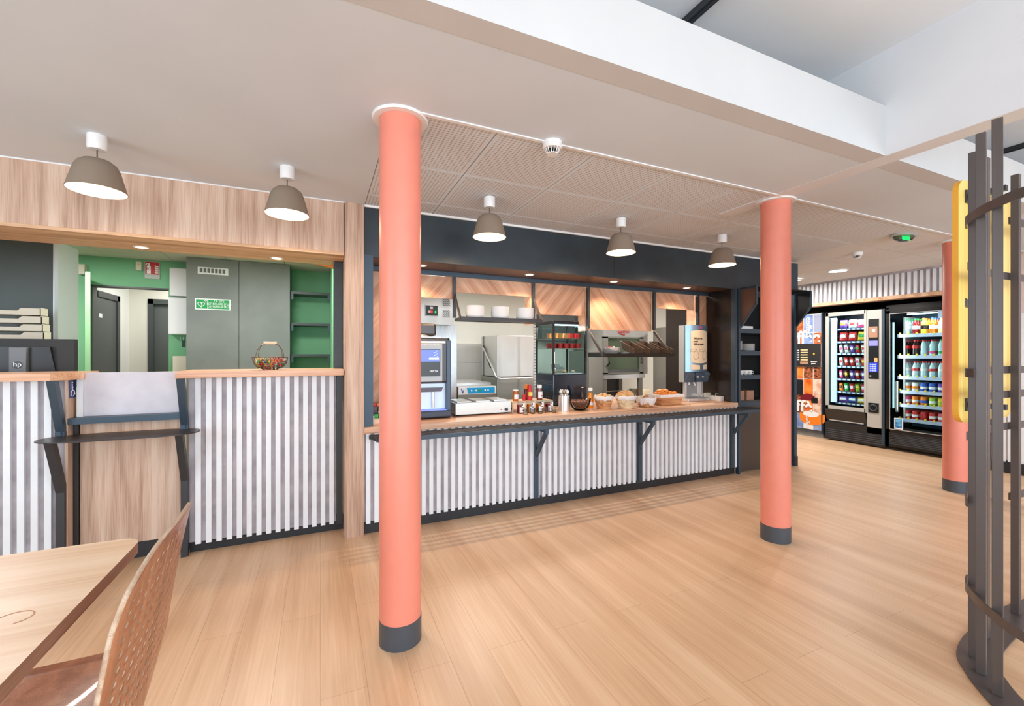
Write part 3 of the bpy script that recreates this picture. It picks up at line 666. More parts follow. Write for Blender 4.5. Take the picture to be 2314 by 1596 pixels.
# unseen panels added to brighten the office, kitchen, corridor and vending area
def fill_panel_light(x, y, z, pw, lab, s=.55, col=(1, .97, .92)):
    t = thing('added_fill_panel', lab, 'ceiling light', (x, y, z), 'added fill light panels')
    q = MB(); q.box(x-s/2, x+s/2, y-s/2, y+s/2, z-.006, z); q.build('diffuser', mat('panel glow', (255, 250, 240), .5, emis=3), t)
    q = MB()
    for a, b_ in (((-1, -1), (1, -1)), ((1, -1), (1, 1)), ((1, 1), (-1, 1)), ((-1, 1), (-1, -1))): q.bar((x+a[0]*s/2, y+a[1]*s/2, z-.005), (x+b_[0]*s/2, y+b_[1]*s/2, z-.005), .02, .012)
    q.build('frame', PLW, t); o = area((x, y, z-.012), (0, 0, 0), s, s, pw, col, 'fill_panel_light')
fill_panel_light(-2.6, 5.1, 2.49, 55, 'added fill light panel in the office ceiling')
fill_panel_light(-.5, 4.5, 2.49, 44, 'added fill light panel in the office ceiling above the desk')
fill_panel_light(-1.6, 7.0, 2.49, 22, 'added fill light panel in the corridor ceiling')
fill_panel_light(1.6, 4.9, 2.49, 44, 'added fill light panel in the kitchen ceiling, left')
fill_panel_light(3.5, 4.7, 2.49, 44, 'added fill light panel in the kitchen ceiling, right')
fill_panel_light(6.4, 4.4, 2.51, 62, 'added fill light panel over the vending machines')

# ================================================================= SERVERY FRONT
ZC = .825
t = thing('servery_front', 'long white slatted front below the servery counter', 'servery counter', (2.3, 3.46, 0))
slat_panel('slat_panel', 'X', 3.465, .305, 4.385, .095, .775, t, start=.320)
q = MB(); q.box(.305, 2.0, 3.475, 3.50, 0, .105); q.box(2.002, 4.36, 3.475, 3.50, 0, .105); q.build('kickboard', BLACK, t)
q = MB(); q.box(.305, 4.37, 3.425, 4.55, .777, ZC); tag(q.build('counter_top', W_TOP, origin=(2.3, 3.9, ZC), bevel=.003), 'long oak servery counter top carrying breakfast food and machines', 'counter top')
t = thing('tray_rail', 'dark steel tray rail of five bars along the servery front', 'tray rail', (2.5, 3.32, .74))
for k in range(5):
    y = 3.235+.043*k; q = MB(); q.box(.385-.012*k, 4.60, y-.010, y+.010, .738, .768); q.build('bar', BSTEEL if k == 0 else DSTEEL, t)
for x in (.59, 1.772, 2.95, 4.285):
    q = MB(); q.box(x-.018, x+.018, 3.415, 3.447, .09, .735); q.bar((x, 3.43, .722), (x, 3.235, .722), .028, .028); q.box(x-.016, x+.016, 3.225, 3.258, .695, .74)
    q.bar((x, 3.245, .705), (x, 3.428, .47), .028, .030); q.rod((x, 3.414, .68), (x, 3.408, .68), .006); q.rod((x, 3.414, .43), (x, 3.408, .43), .006); q.build('support_bracket', BSTEEL, t)

# frame grid behind the counter
FY = 3.84
xs = [onY(u, 640, FY).x for u in (1027, 1205, 1329, 1478, 1577, 1600)]
t = thing('shelving_frame', 'dark steel frame of uprights and rails above the servery counter', 'frame', (2.3, FY, ZC))
q = MB(); q.box(.33, 4.36, FY-.012, FY+.012, 2.10, 2.138); q.build('top_rail', BSTEEL, t)
for x in [.36]+xs[:5]:
    q = MB(); zb = {0: 1.72, 1: 1.72, 2: 1.66, 3: 1.66, 4: 1.74}.get(xs.index(x) if x in xs else 9, ZC); q.box(x-.014, x+.014, FY-.014, FY+.014, zb, 2.10); q.build('upright', BSTEEL if x < 1 else DSTEEL, t)
q = MB(); q.box(.305, .372, 3.447, 3.49, ZC, 2.145); tag(q.build('end_post', BSTEEL, origin=(.34, 3.46, ZC)), 'blue grey steel post at the left end of the servery opening', 'post')
# chevron wood panels
def hang(u0, u1, v, m, lab, ztop=2.10, x0=None, x1=None, z=None):
    x0 = onY(u0, 700, 3.87).x if x0 is None else x0; x1 = onY(u1, 700, 3.87).x if x1 is None else x1
    zb = onY((u0+u1)/2, v, 3.87).z if z is None else z
    q = MB(); q.box(x0, x1, 3.87, 3.888, zb, ztop); return tag(q.build('chevron_panel', m, origin=((x0+x1)/2, 3.87, zb)), lab, 'wood panel', 'chevron grained panels')
hang(700, 1026, 667, W_HER1, 'chevron oak panel directly right of the near column', x0=.60)
hang(1029, 1200, 666, W_HER2, 'shallow chevron oak panel behind the bowl shelf')
hang(1208, 1320, 712, W_HER1, 'chevron oak panel above the glass display cabinet')
hang(1332, 1472, 747, W_HER2, 'tallest chevron oak panel, above the bread basket tray')
hang(1482, 1568, 699, W_HER2, 'chevron oak panel above the juice dispenser')
hang(1579, 1596, 740, W_HER1, 'narrow chevron oak panel at the right end of the servery', z=1.1)
hang(840, 854, 900, W_HER1, 'narrow chevron oak panel left of the near column', x0=.375, x1=.465, z=ZC+.08)
for x, z in ((onY(1198, 700, 3.88).x, 1.68), (onY(1322, 700, 3.88).x, 1.63), (onY(1570, 700, 3.88).x, 1.2)):
    q = MB(); q.box(x-.008, x+.008, 3.86, 4.0, z, 2.1); tag(q.build('panel_return', W_TOP, origin=(x, 3.9, z)), {1.68: 'narrow oak edge board at the right of the bowl shelf', 1.63: 'narrow oak edge board above the display cabinet', 1.2: 'narrow oak edge board behind the juice dispenser'}[z], 'wood panel')

# ---------------------------------------------------------------- bracket shelves
x0, x1 = xs[0], xs[1]
t = thing('bracket_shelf', 'dark metal shelf on slanted arms holding three stacks of bowls', 'shelf', ((x0+x1)/2, 3.74, 1.69))
q = MB(); q.box(x0+.01, x1-.01, 3.65, 3.84, 1.69, 1.695); q.box(x0, x1, 3.648, 3.655, 1.686, 1.718); q.box(x0, x0+.006, 3.65, 3.84, 1.686, 1.712); q.box(x1-.006, x1, 3.65, 3.84, 1.686, 1.712); q.box(x0, x1, 3.834, 3.84, 1.686, 1.712); q.build('tray', SHELFM, t)
for x in (x0, x1): q = MB(); q.bar((x, 3.835, 1.935), (x, 3.652, 1.700), .012, .026); q.build('arm', CAGE, t)
bw = MB(); bw.lathe([(0, 0), (.030, 0), (.033, .004), (.060, .012), (.082, .030), (.0865, .046), (.0835, .046), (.078, .031), (.056, .015), (0, .010)], n=32)
bowl = bw.build('bowl', PLW, smooth=50); first = True
for s, (u, wd) in enumerate(((1073, 'left'), (1130, 'middle'), (1186, 'right'))):
    x = onY(u, 700, 3.745).x
    for k in range(9):
        o = bowl if first else bowl.copy()
        if not first: C.objects.link(o)
        first = False; o.location = (x+random.uniform(-.002, .002), 3.745, 1.696+.0105*k); o.rotation_euler.z = k
        tag(o, 'white bowl, %s in the %s stack on the metal shelf' % (('lowest' if k == 0 else 'topmost' if k == 8 else ORD[k]+' from below'), wd), 'bowl', 'stacked white bowls')
x0, x1 = xs[2], xs[3]
t = thing('bracket_shelf', 'dark metal tray shelf on slanted arms holding dark baskets and steel bowls', 'shelf', ((x0+x1)/2, 3.7, 1.36))
q = MB(); q.box(x0, x1, 3.56, 3.84, 1.352, 1.358)
q.prism([(x0, 3.56, 1.352), (x1, 3.56, 1.352), (x1+.02, 3.54, 1.388), (x0, 3.54, 1.388)], (0, .006, 0)); q.prism([(x1, 3.56, 1.352), (x1, 3.84, 1.352), (x1+.02, 3.84, 1.388), (x1+.02, 3.54, 1.388)], (-.006, 0, 0)); q.box(x0-.004, x0+.002, 3.545, 3.84, 1.352, 1.40); q.box(x0, x1, 3.835, 3.84, 1.352, 1.40)
q.build('tray', PLBM, t)
for x in (x0, x1): q = MB(); q.bar((x, 3.84, 1.64), (x, 3.565, 1.362), .012, .03); q.build('arm', CAGE, t)
def steel_bowl(p, r, lab, h=None):
    h = h or r*.72
    q = MB(); q.lathe([(0, 0), (r*.42, 0), (r*.75, h*.3), (r*.95, h*.72), (r, h), (r*.97, h), (r*.92, h*.72), (r*.72, h*.32), (0, h*.06)], *p, 36)
    return tag(q.build('steel_bowl', STEELM, origin=p, smooth=50), lab, 'bowl')
p1 = onY(1381, 790, 3.66); p1 = Vector((p1.x, 3.66, 1.366)); steel_bowl(p1, .098, 'larger steel bowl with portion packs at the left of the tray shelf', .085)
p2 = onY(1411, 790, 3.63); p2 = Vector((p2.x, 3.63, 1.366)); steel_bowl(p2, .052, 'small steel bowl beside the dark baskets on the tray shelf')
pk = MB(); pk.lathe([(0, 0), (.014, 0), (.019, .014), (.021, .015), (0, .016)], n=12); pkm = pk.build('portion_pack', PLW, smooth=40).data; bpy.data.objects.remove([o for o in C.objects if o.data == pkm][0])
pm2 = pkm.copy(); pm2.materials.clear(); pm2.materials.append(RED)
for i in range(14):
    red = i in (0, 1, 5); an = i*2.4; r = .015+.055*(i/14)**.5
    if red: an = 2.6+i*.35
    o = bpy.data.objects.new('portion_pack', pm2 if red else pkm); C.objects.link(o); o.location = p1+Vector((r*math.cos(an), r*math.sin(an), .055+.02*(1-i/14))); o.rotation_euler = (random.uniform(-.8, .8), random.uniform(-.8, .8), i)
    tag(o, ('red' if red else 'white')+' portion pack in the larger steel bowl', 'portion pack', ('red' if red else 'white')+' portion packs')
def tray_basket(x, y, z, sx, sy, h, tilt, lab, m=WICKD, rim=mottled('dark wicker rim', (38, 26, 18), (104, 74, 52), 120, .5, 2), name='dark_basket', cat='basket'):
    t = thing(name, lab, cat, (x, y, z)); k = 1.18; q = MB()
    def ring(f, zz): return [(x+sx*f*cx_, y+sy*f*cy_, z+zz+tilt*cy_*f) for cx_, cy_ in ((-1, -1), (1, -1), (1, 1), (-1, 1))]
    o_, i_ = ring(1, 0), ring(k, h); i2, o2 = ring(k-.05, h), ring(.95, .008)
    V = [[q.bm.verts.new(p) for p in r_] for r_ in (o_, i_, i2, o2)]
    for a in range(3):
        for j in range(4): q.bm.faces.new((V[a][j], V[a][(j+1) % 4], V[a+1][(j+1) % 4], V[a+1][j]))
    q.bm.faces.new(V[0][::-1]); q.bm.faces.new(V[3])
    q.build('body', m, t)
    q = MB(); q.path([Vector(p)+Vector((0, 0, .002)) for p in ring(k-.02, h)], .006, 6, closed=True)
    for j in range(7):
        f = (j+1)/8; r0, r1 = ring(1.005, 0), ring(k*1.005, h); lo = [Vector(a).lerp(Vector(b), f) for a, b in zip(r0, r1)]; q.path(lo, .0028, 4, closed=True)
    q.build('woven_rim', rim, t); return t
for i, (u, lab) in enumerate(((1432, 'dark wicker basket, leftmost of three on the tray shelf'), (1467, 'dark wicker basket, middle one on the tray shelf'), (1497, 'dark wicker basket, rightmost on the tray shelf'))):
    x = onY(u, 790, 3.68).x; tray_basket(x, 3.70, 1.40, .056, .10, .075, .04, lab)

# ================================================================= THINGS ON THE SERVERY COUNTER
# coffee machine
x0, x1, y0 = .60, onY(1017, 850, 3.66).x, 3.66
t = thing('coffee_machine', 'black counter-top coffee machine half hidden by the near column', 'coffee machine', ((x0+x1)/2, 3.9, ZC))
q = MB(); q.box(x0, x1, 3.72, 4.15, ZC+.07, ZC+.70); q.box(x0+.002, x0+.055, 3.66, 3.75, ZC+.07, ZC+.70); q.box(x1-.03, x1, 3.66, 3.75, ZC+.07, ZC+.70); q.box(x0, x1, 3.66, 3.75, ZC+.31, ZC+.70); q.build('housing', PLBR, t, bevel=.012)
q = MB(); q.box(x0-.01, x1+.01, 3.63, 4.15, ZC+.01, ZC+.07); q.build('base', mat('blue black base', (44, 54, 72), .35), t, bevel=.012)
q = MB(); q.box(x1-.034, x1+.006, 3.645, 4.15, ZC+.06, ZC+.68); q.build('side_cheek', mat('blue grey plastic', (62, 84, 110), .35), t, bevel=.01)
sx0, sx1 = x0+.05, onY(1000, 830, 3.65).x; sz0, sz1 = onY(980, 863, 3.65).z, onY(980, 778, 3.65).z
q = MB(); q.box(sx0, sx1, 3.648, 3.662, sz0, sz1); bz = q.build('silver_bezel', mat('silver plastic', (184, 190, 196), .35), t, bevel=.006)
q = MB(); q.box(sx0+.02, sx1-.022, 3.643, 3.65, sz0+.048, sz1-.045); q.build('screen_glass', PLB, bz)
zc = (sz0+sz1)/2
q = MB(); q.box(sx0+.03, sx1-.028, 3.640, 3.644, zc+.012, sz1-.05, 0); q.build('screen_picture', mat('blue screen', (84, 104, 176), .3, emis=1.1), bz)
q = MB()
for i in range(7): q.box(sx1-.05-.012*(i % 3), sx1-.044-.012*(i % 3), 3.638, 3.6405, sz1-.06-.008*i, sz1-.055-.008*i)
q.box(sx1-.12, sx1-.035, 3.638, 3.6405, zc+.030, zc+.045); q.build('screen_icons', mat('screen white', (240, 240, 250), .4, emis=1.0), bz)
text('brand_lettering', 'NECTA', .022, WHT, t, (sx1-.115, 3.642, sz0+.085), FACEY, bold=.0006)
q = MB(); q.box(x0+.05, x1-.07, 3.70, 4.0, ZC+.70, ZC+.71); q.lathe([(.135, .71), (.13, .725), (.12, .73)], (x0+x1)/2-.02, 3.86, ZC, 32); q.build('hopper_rim', STEEL, t, smooth=40)
q = MB(); q.box(x0+.06, x1-.10, 3.74, 4.0, ZC+.72, ZC+.83); q.build('bean_hopper', PLBR, t, bevel=.02)
q = MB(); q.box(x0+.05, x1-.045, 3.655, 3.665, ZC+.655, ZC+.668); q.build('light_bar', GLOWW, t)
q = MB(); q.prism([(x0+.05, 3.66, ZC+.27), (x1-.07, 3.66, ZC+.27), (x1-.085, 3.66, ZC+.235), (x0+.05, 3.66, ZC+.235)], (0, -.03, 0)); q.build('outlet_cover', mat('blue brown plastic', (70, 60, 80), .3), t)
q = MB(); q.box(x0+.055, x1-.035, 3.70, 3.715, ZC+.08, ZC+.30); q.build('cup_bay', mat('pale blue bay', (205, 222, 240), .3, emis=.35), t)
q = MB(); q.rod(((x0+x1)/2+.075, 3.68, ZC+.09), ((x0+x1)/2+.075, 3.68, ZC+.23), .012, 16); q.build('steam_pipe', STEELM, t, smooth=40)
q = MB(); q.box(x0+.03, x1-.03, 3.64, 3.71, ZC+.07, ZC+.078); q.build('drip_tray', mat('blue lit tray', (120, 140, 240), .3, emis=.5), t)
# bain marie
a = onZ(1024, 939, ZC); b_ = onZ(1145, 931, ZC); x0, x1 = a.x, b_.x; y0 = 3.70; zt = ZC+.115
t = thing('food_warmer', 'long low steel food warmer with three wells right of the coffee machine', 'food warmer', ((x0+x1)/2, y0+.15, ZC))
q = MB(); q.box(x0+.002, x1-.002, y0+.004, y0+.316, ZC+.012, zt-.045, 0); q.box(x0, x1, y0, y0+.015, ZC+.018, zt); q.box(x0, x1, y0+.305, y0+.32, ZC+.02, zt); q.box(x0-.001, x0+.015, y0+.001, y0+.319, ZC+.02, zt-.001); q.box(x1-.015, x1+.001, y0+.001, y0+.319, ZC+.02, zt-.001)
for k in (1, 2): xx = x0+(x1-x0)*k/3; q.box(xx-.012, xx+.012, y0+.002, y0+.318, ZC+.022, zt-.002)
q.build('body', STEELX, t)
for k in range(3):
    xa, xb = x0+(x1-x0)*k/3+.02, x0+(x1-x0)*(k+1)/3-.02
    q = MB(); q.prism([(xa, y0+.03, zt), (xb, y0+.03, zt), (xb-.005, y0+.03, zt+.012), (xa+.005, y0+.03, zt+.012)], (0, .26, 0)); q.build('lid', STEELM, t)
q = MB(); q.rod((x1-.05, y0-.018, ZC+.04), (x1-.05, y0+.002, ZC+.04), .014, 20); q.build('knob', PLB, t)
q = MB(); q.rod((x1-.10, y0-.004, ZC+.04), (x1-.10, y0+.002, ZC+.04), .006, 12); q.build('indicator_lamp', RED, t)
q = MB(); q.rod((x1+.0, y0+.05, ZC+.04), (x1+.03, y0+.05, ZC+.04), .008, 10); q.box(x1+.0, x1+.012, y0+.03, y0+.07, ZC+.025, ZC+.055); q.build('tap', PLB, t)
for x in (x0+.03, x1-.03):
    q = MB(); q.cyl(x, y0+.03, ZC, ZC+.02, .012); q.build('foot', PLB, t)
# wooden riser for the bottles
a = onZ(1150, 931, ZC); rx0 = a.x+.01; rx1 = onY(1238, 900, 3.84).x
q = MB(); q.box(rx0, rx1, 3.74, 3.95, ZC+.085, ZC+.10); q.box(rx0, rx0+.015, 3.74, 3.95, ZC, ZC+.086); q.box(rx1-.015, rx1, 3.74, 3.95, ZC, ZC+.086)
tag(q.build('wooden_riser', W_TABLE, origin=((rx0+rx1)/2, 3.84, ZC)), 'small pale wooden riser carrying the sauce bottles', 'riser')
RZ = ZC+.10
def bottle(name, u, y, z, prof, m, capm, cap, label, cat='bottle', lm=WHT, lab_r=None, lab_z=None, oval=None, mark=None, sy=1):
    x = onY(u, 880, y).x; t = thing(name, label, cat, (x, y, z)); q = MB(); q.lathe([(0, 0)]+prof+[(0, prof[-1][1])], x, y, z, 24, sy=sy); q.build('body', m, t, smooth=50)
    q = MB(); q.lathe([(0, cap[1]), (cap[0], cap[1]), (cap[2], cap[3]), (0, cap[3])], x, y, z, 20, sy=sy); q.build('cap', capm, t, smooth=40)
    if lab_r:
        q = MB(); z0, z1 = lab_z
        arc = [R(-90-50+100*i/10) for i in range(11)]
        for i in range(10):
            p = [(x+(lab_r)*math.cos(k), y+lab_r*sy*math.sin(k)) for k in (arc[i], arc[i+1])]
            f = [q.bm.verts.new(v) for v in ((*p[0], z+z0), (*p[1], z+z0), (*p[1], z+z1), (*p[0], z+z1))]; q.bm.faces.new(f)
        q.build('label', lm, t, smooth=60)
        if mark: q = MB(); q.blob((x+lab_r*.3, y-lab_r*sy*.98, z+(z0*.65+z1*.35)), .008, .003, .008); q.build('printed_mark', mark, t)
    return t
bottle('honey_jar', 1165, 3.82, RZ, [(.026, 0), (.029, .01), (.029, .07), (.025, .085), (.024, .098)], HONEY, WHT, (.027, .098, .027, .108), 'upturned honey squeeze jar with white round label, leftmost on the riser', 'jar', lab_r=.0295, lab_z=(.02, .062))
bottle('sauce_bottle', 1189, 3.86, RZ, [(.022, 0), (.024, .02), (.024, .085), (.018, .11)], BRN, ORG, (.018, .11, .014, .155), 'brown sauce bottle with orange cap at the back of the riser')
bottle('sauce_bottle', 1197, 3.81, RZ, [(.026, 0), (.028, .02), (.027, .08), (.020, .12)], RED, RED, (.019, .12, .015, .155), 'red squeeze sauce bottle with yellow ringed label on the riser', lm=YLW, lab_r=.0285, lab_z=(.045, .085), mark=WHT)
bottle('ketchup_bottle', 1184, 3.80, RZ, [(.015, 0), (.016, .03), (.014, .06)], RED, RED, (.012, .06, .009, .065), 'short dark red bottle beside the orange capped sauce')
bottle('syrup_bottle', 1219, 3.80, RZ, [(.028, 0), (.031, .02), (.031, .06), (.026, .10), (.024, .12)], pl('caramel sauce', (120, 60, 40), .2), WHT, (.024, .12, .024, .15), 'brown caramel sauce bottle with wide white cap and white label', lab_r=.0315, lab_z=(.02, .085), mark=RED)
# jam jars in front
for i, (u, m, c, lab) in enumerate(((1176, JAMR, 'red', 'red jam jar with white label, leftmost of the four jars'), (1198, JAMO, 'amber', 'dark amber jam jar, second of the four jars from the left'), (1219, JAMO, 'apricot', 'apricot jam jar, third of the four jars from the left'), (1240, JAMR, 'red', 'red jam jar, rightmost of the four jars'))):
    y = 3.66; x = onY(u, 915, y).x; t = thing('jam_jar', lab, 'jar', (x, y, ZC), 'open jam jars')
    q = MB(); q.lathe([(0, .002), (.033, .002), (.036, .02), (.036, .08), (0, .08)], x, y, ZC, 8); q.build('jam', m, t)
    q = MB(); q.lathe([(.035, 0), (.0385, .015), (.0385, .09), (.034, .105), (.034, .108), (.031, .108), (.031, .105)], x, y, ZC, 8); q.build('glass_jar', GLASS, t)
    q = MB(); q.box(x-.026, x+.018, y-.0405, y-.039, ZC+.012, ZC+.062); q.box(x-.004, x+.026, y-.0405, y-.039, ZC+.055, ZC+.098); q.build('label', WHT, t)
    q = MB(); q.box(x-.001, x+.008, y-.0412, y-.0405, ZC+.075, ZC+.095, 0); q.blob((x+.008, y-.041, ZC+.028), .007, .001, .007, 1); q.build('label_print', [NAVY, RED], t)
# small tasting glasses
gl = MB(); gl.lathe([(0, 0), (.018, 0), (.020, .004), (.023, .04), (.0235, .055), (.0215, .055), (.020, .03), (.017, .010), (0, .010)], n=20); gls = gl.build('small_glass', glass('thick glass', (244, 248, 248), .14), smooth=40); fst = True
for i, (u, v, s) in enumerate(((1190, 938, 'leftmost'), (1206, 936, 'second from the left'), (1223, 936, 'third from the left'), (1239, 934, 'fourth from the left'), (1254, 933, 'rightmost'))):
    p = onZ(u, v, ZC); p.y += .02; o = gls if fst else gls.copy()
    if not fst: C.objects.link(o)
    fst = False; o.location = (p.x, p.y, ZC); tag(o, 'small clear glass in front of the jam jars, %s' % s, 'glass', 'small clear glasses')
# cutlery holder
x, y = onZ(1273, 929, ZC).x, 3.62
t = thing('cutlery_holder', 'perforated steel cylinder holding spoons on the servery counter', 'cutlery holder', (x, y, ZC)); r = .054
q = MB(); q.lathe([(0, 0), (r, 0), (r, .155), (r-.003, .155), (r-.003, .005), (0, .005)], x, y, ZC, 40); q.build('cylinder', STEELM, t, smooth=40)
q = MB()
for i in range(3):
    for j in range(8): an = R(-75+16*i); q.blob((x+r*math.cos(an), y+r*math.sin(an), ZC+.03+.015*j), .003, .003, .003, sub=1)
q.build('perforations', PLB, t)
for i in range(9):
    an = i*.7; rr = .034; bx, by = x+rr*math.cos(an), y+rr*math.sin(an)
    s_ = MB(); s_.rod((x+rr*.5*math.cos(an), y+rr*.5*math.sin(an), ZC+.02), (bx, by, ZC+.165), .003, 6); s_.blob((bx, by, ZC+.188), .015, .006, .024, rot=an)
    tag(s_.build('spoon', STEELM if i % 3 else mat('gold reflection steel', (215, 165, 100), .2, .9), origin=(bx, by, ZC+.02), smooth=60), 'spoon standing handle down in the perforated steel cylinder', 'spoon', 'spoons in the cutlery holder')
# glass bowl of chocolate cereal
x, y = onZ(1316, 928, ZC).x, 3.63
t = thing('glass_bowl', 'clear glass bowl of chocolate cereal on the servery counter', 'bowl', (x, y, ZC))
q = MB(); q.lathe([(0, 0), (.05, 0), (.085, .03), (.105, .08), (.112, .115), (.108, .115), (.100, .08), (.08, .033), (.047, .006), (0, .006)], x, y, ZC, 40); q.build('bowl', GLASS, t, smooth=50)
q = MB(); q.lathe([(0, .008), (.046, .008), (.078, .035), (.098, .08), (.09, .092), (0, .1)], x, y, ZC, 32)
for i in range(160):
    an = random.uniform(0, 6.28); k = random.random(); z = .012+k*.075; rr = .047+.052*min(1, (k**.7)); q.blob((x+rr*math.cos(an)*.99, y+rr*math.sin(an)*.99, ZC+z), .008, .004, .006, rot=an, sub=1)
for i in range(60):
    an = random.uniform(0, 6.28); rr = .09*math.sqrt(random.random()); q.blob((x+rr*math.cos(an), y+rr*math.sin(an), ZC+.098), .008, .006, .004, rot=an, sub=1)
st = q.build('chocolate_cereal', CHOC, origin=(x, y, ZC), smooth=60); tag(st, 'heap of chocolate cereal filling the glass bowl', 'cereal', kind='stuff')
sp_ = MB(); sp_.rod((x+.05, y, ZC+.09), (x+.14, y+.02, ZC+.135), .003, 6); tag(sp_.build('spoon', STEELM, origin=(x+.05, y, ZC+.09)), 'spoon handle leaning out of the glass cereal bowl', 'spoon')
bottle('juice_bottle', 1334, 3.74, ZC, [(.030, 0), (.033, .02), (.033, .09), (.020, .15), (.022, .16)], pl('orange drink', (245, 140, 20), .15), WHT, (.023, .175, .023, .205), 'bottle of orange drink with white top beside the cereal bowl', lab_r=.0335, lab_z=(.03, .06), lm=WHT)
bottle('cola_bottle', 1316, 3.86, ZC, [(.030, 0), (.032, .04), (.031, .12), (.014, .20)], DCOL, STEEL, (.014, .20, .014, .21), 'dark bottle standing behind the cereal bowl')
# left corner box of teas
x0_, x1_ = .385, .60
t = thing('tea_box', 'open wooden box with coloured tea sachets left of the near column', 'box', ((x0_+x1_)/2, 3.72, ZC))
q = MB(); q.box(x0_, x1_, 3.58, 3.60, ZC, ZC+.04); q.box(x0_, x1_, 3.80, 3.81, ZC, ZC+.09); q.box(x0_, x0_+.01, 3.59, 3.81, ZC, ZC+.06); q.box(x0_, x1_, 3.59, 3.81, ZC, ZC+.01); q.build('tray', W_TABLE, t)
cl = [GRN, YLW, DCOL, PUR, BRN, WHT, RED, PLB, NAVY, ORG]
for i in range(20):
    c = i % 5; r_ = i//5; q = MB(); xx = x0_+.012+c*.040; q.box(xx, xx+.034, 3.615+r_*.045, 3.65+r_*.045, ZC+.012, ZC+.07+.025*r_)
    m = cl[(c*3+r_*2) % 10]; nm = m.name.split()[0]
    tag(q.build('tea_sachet', m, origin=(xx, 3.62+r_*.045, ZC+.012)), '%s tea sachet pack in row %s from the front, column %s of the box' % (nm, ORD[r_], ORD[c]), 'tea sachet', 'tea sachet packs')

# ---------------------------------------------------------------- bread baskets
def round_basket(u, v, r, lab, body=WICK, ry=1, rz=0, lift=0):
    p = onZ(u, v, ZC); x, y = p.x, p.y+r*.62; t = thing('bread_basket', lab, 'bread basket', (x, y, ZC), 'cloth lined bread baskets')
    q = MB(); q.lathe([(0, 0), (r*.66, 0), (r*.74, .026), (r*.86, .075), (r*.96, .112), (r*.93, .112), (r*.70, .03), (0, .008)], x, y, ZC, 40, sy=ry)
    for k in range(8): q.path([(x+r*(.69+.24*k/7)*math.cos(a_*.157), y+ry*r*(.69+.24*k/7)*math.sin(a_*.157), ZC+.008+.0125*k) for a_ in range(40)], .004, 5, closed=True)
    q.build('wicker', body, t, smooth=60)
    q = MB(); q.lathe([(r*.93, .088), (r*.99, .094), (r*1.04, .118), (r*.99, .132), (r*.90, .125), (r*.82, .09), (0, .05)], x, y, ZC, 48, sy=ry)
    for v_ in q.bm.verts:
        a_ = math.atan2(v_.co.y-y, v_.co.x-x); v_.co.z += .004*math.sin(a_*7)+.003*math.sin(a_*13)
    q.build('cloth_liner', CLOTH, t, smooth=60); return x, y
x, y = round_basket(1372, 925, .098, 'round wicker bread basket, leftmost of the four, lined with white cloth')
def piece(name, m, lab, cat, grp, c, s, rot, shape='blob'):
    q = MB()
    if shape == 'blob': q.blob((0, 0, 0), *s, jit=.04)
    elif shape == 'slice': 
        pts = [(s[0]*math.cos(k)*(1-.1*math.sin(k)), 0, s[2]*math.sin(k)) for k in [i*math.pi/8 for i in range(16)]]; q.prism(pts, (0, s[1], 0))
    elif shape == 'croi':
        P = []; 
        for i in range(9):
            k = i/8; a_ = (k-.5)*1.6; rr = s[1]*(.35+.65*math.sin(math.pi*k)**.6)*(1+(.10 if i % 2 else -.06)); P.append((s[0]*math.sin(a_), s[0]*.5*(1-math.cos(a_)), 0, rr))
        rings = []
        for (px, py, pz, rr) in P: rings.append([q.bm.verts.new((px, py+rr*math.cos(j*math.pi/5), rr*.9*math.sin(j*math.pi/5))) for j in range(10)])
        for i in range(8):
            for j in range(10): q.bm.faces.new((rings[i][j], rings[i][(j+1) % 10], rings[i+1][(j+1) % 10], rings[i+1][j]))
        q.bm.faces.new(rings[0][::-1]); q.bm.faces.new(rings[-1])
    o = q.build(name, m, smooth=50); o.location = c; o.rotation_euler = rot; tag(o, lab, cat, grp); return o
for i in range(11):
    an = i*2.4; r_ = .072*math.sqrt((i+.3)/11)
    piece('bread_roll', BREAD, 'small bread roll in the leftmost round bread basket', 'bread roll', 'rolls in the leftmost basket', (x+r_*math.cos(an), y+r_*math.sin(an), ZC+.114+.026*(1-i/11)), (.029, .022, .019), (0, 0, i))
x, y = round_basket(1423, 924, .102, 'pale round wicker bread basket, second from the left', WICKL)
for i in range(10):
    an = i*2.4+.5; r_ = .072*math.sqrt((i+.3)/10)
    piece('baguette_slice', BREAD, 'thick baguette slice in the second round bread basket', 'bread slice', 'slices in the second basket', (x+r_*math.cos(an), y+r_*math.sin(an), ZC+.128+.024*(1-i/10)), (.040, .024, .030), (random.uniform(-.6, .3), random.uniform(-.5, .5), random.uniform(-.6, .6)), 'slice')
# oblong basket three, turned
p = onZ(1470, 921, ZC); x, y = p.x, p.y+.075
t = thing('bread_basket', 'oval cloth covered bread basket, third from the left, with sliced loaf', 'bread basket', (x, y, ZC), 'cloth lined bread baskets')
t.rotation_euler.z = 0
q = MB(); q.lathe([(0, 0), (.055, 0), (.066, .02), (.078, .05), (.07, .05), (0, .01)], x, y, ZC, 32, sy=1.4); q.build('wicker', WICK, t, smooth=60)
q = MB(); q.lathe([(.060, .018), (.074, .035), (.092, .085), (.090, .098), (.084, .10), (.072, .07), (0, .035)], x, y, ZC, 48, sy=1.4)
for v_ in q.bm.verts:
    a_ = math.atan2(v_.co.y-y, v_.co.x-x); v_.co.z += .006*math.sin(a_*5)+.003*math.sin(a_*11); v_.co.x += .003*math.sin(a_*9)
q.build('cloth_liner', CLOTH, t, smooth=60)
for i in range(8): piece('bread_slice', SLICEB, 'brown bread slice leaning in the oval bread basket', 'bread slice', 'slices of the brown loaf', (x-.028+.009*i, y-.045+.014*i, ZC+.095-.002*i), (.042, .012, .036), (.5, .1, .5), 'slice')
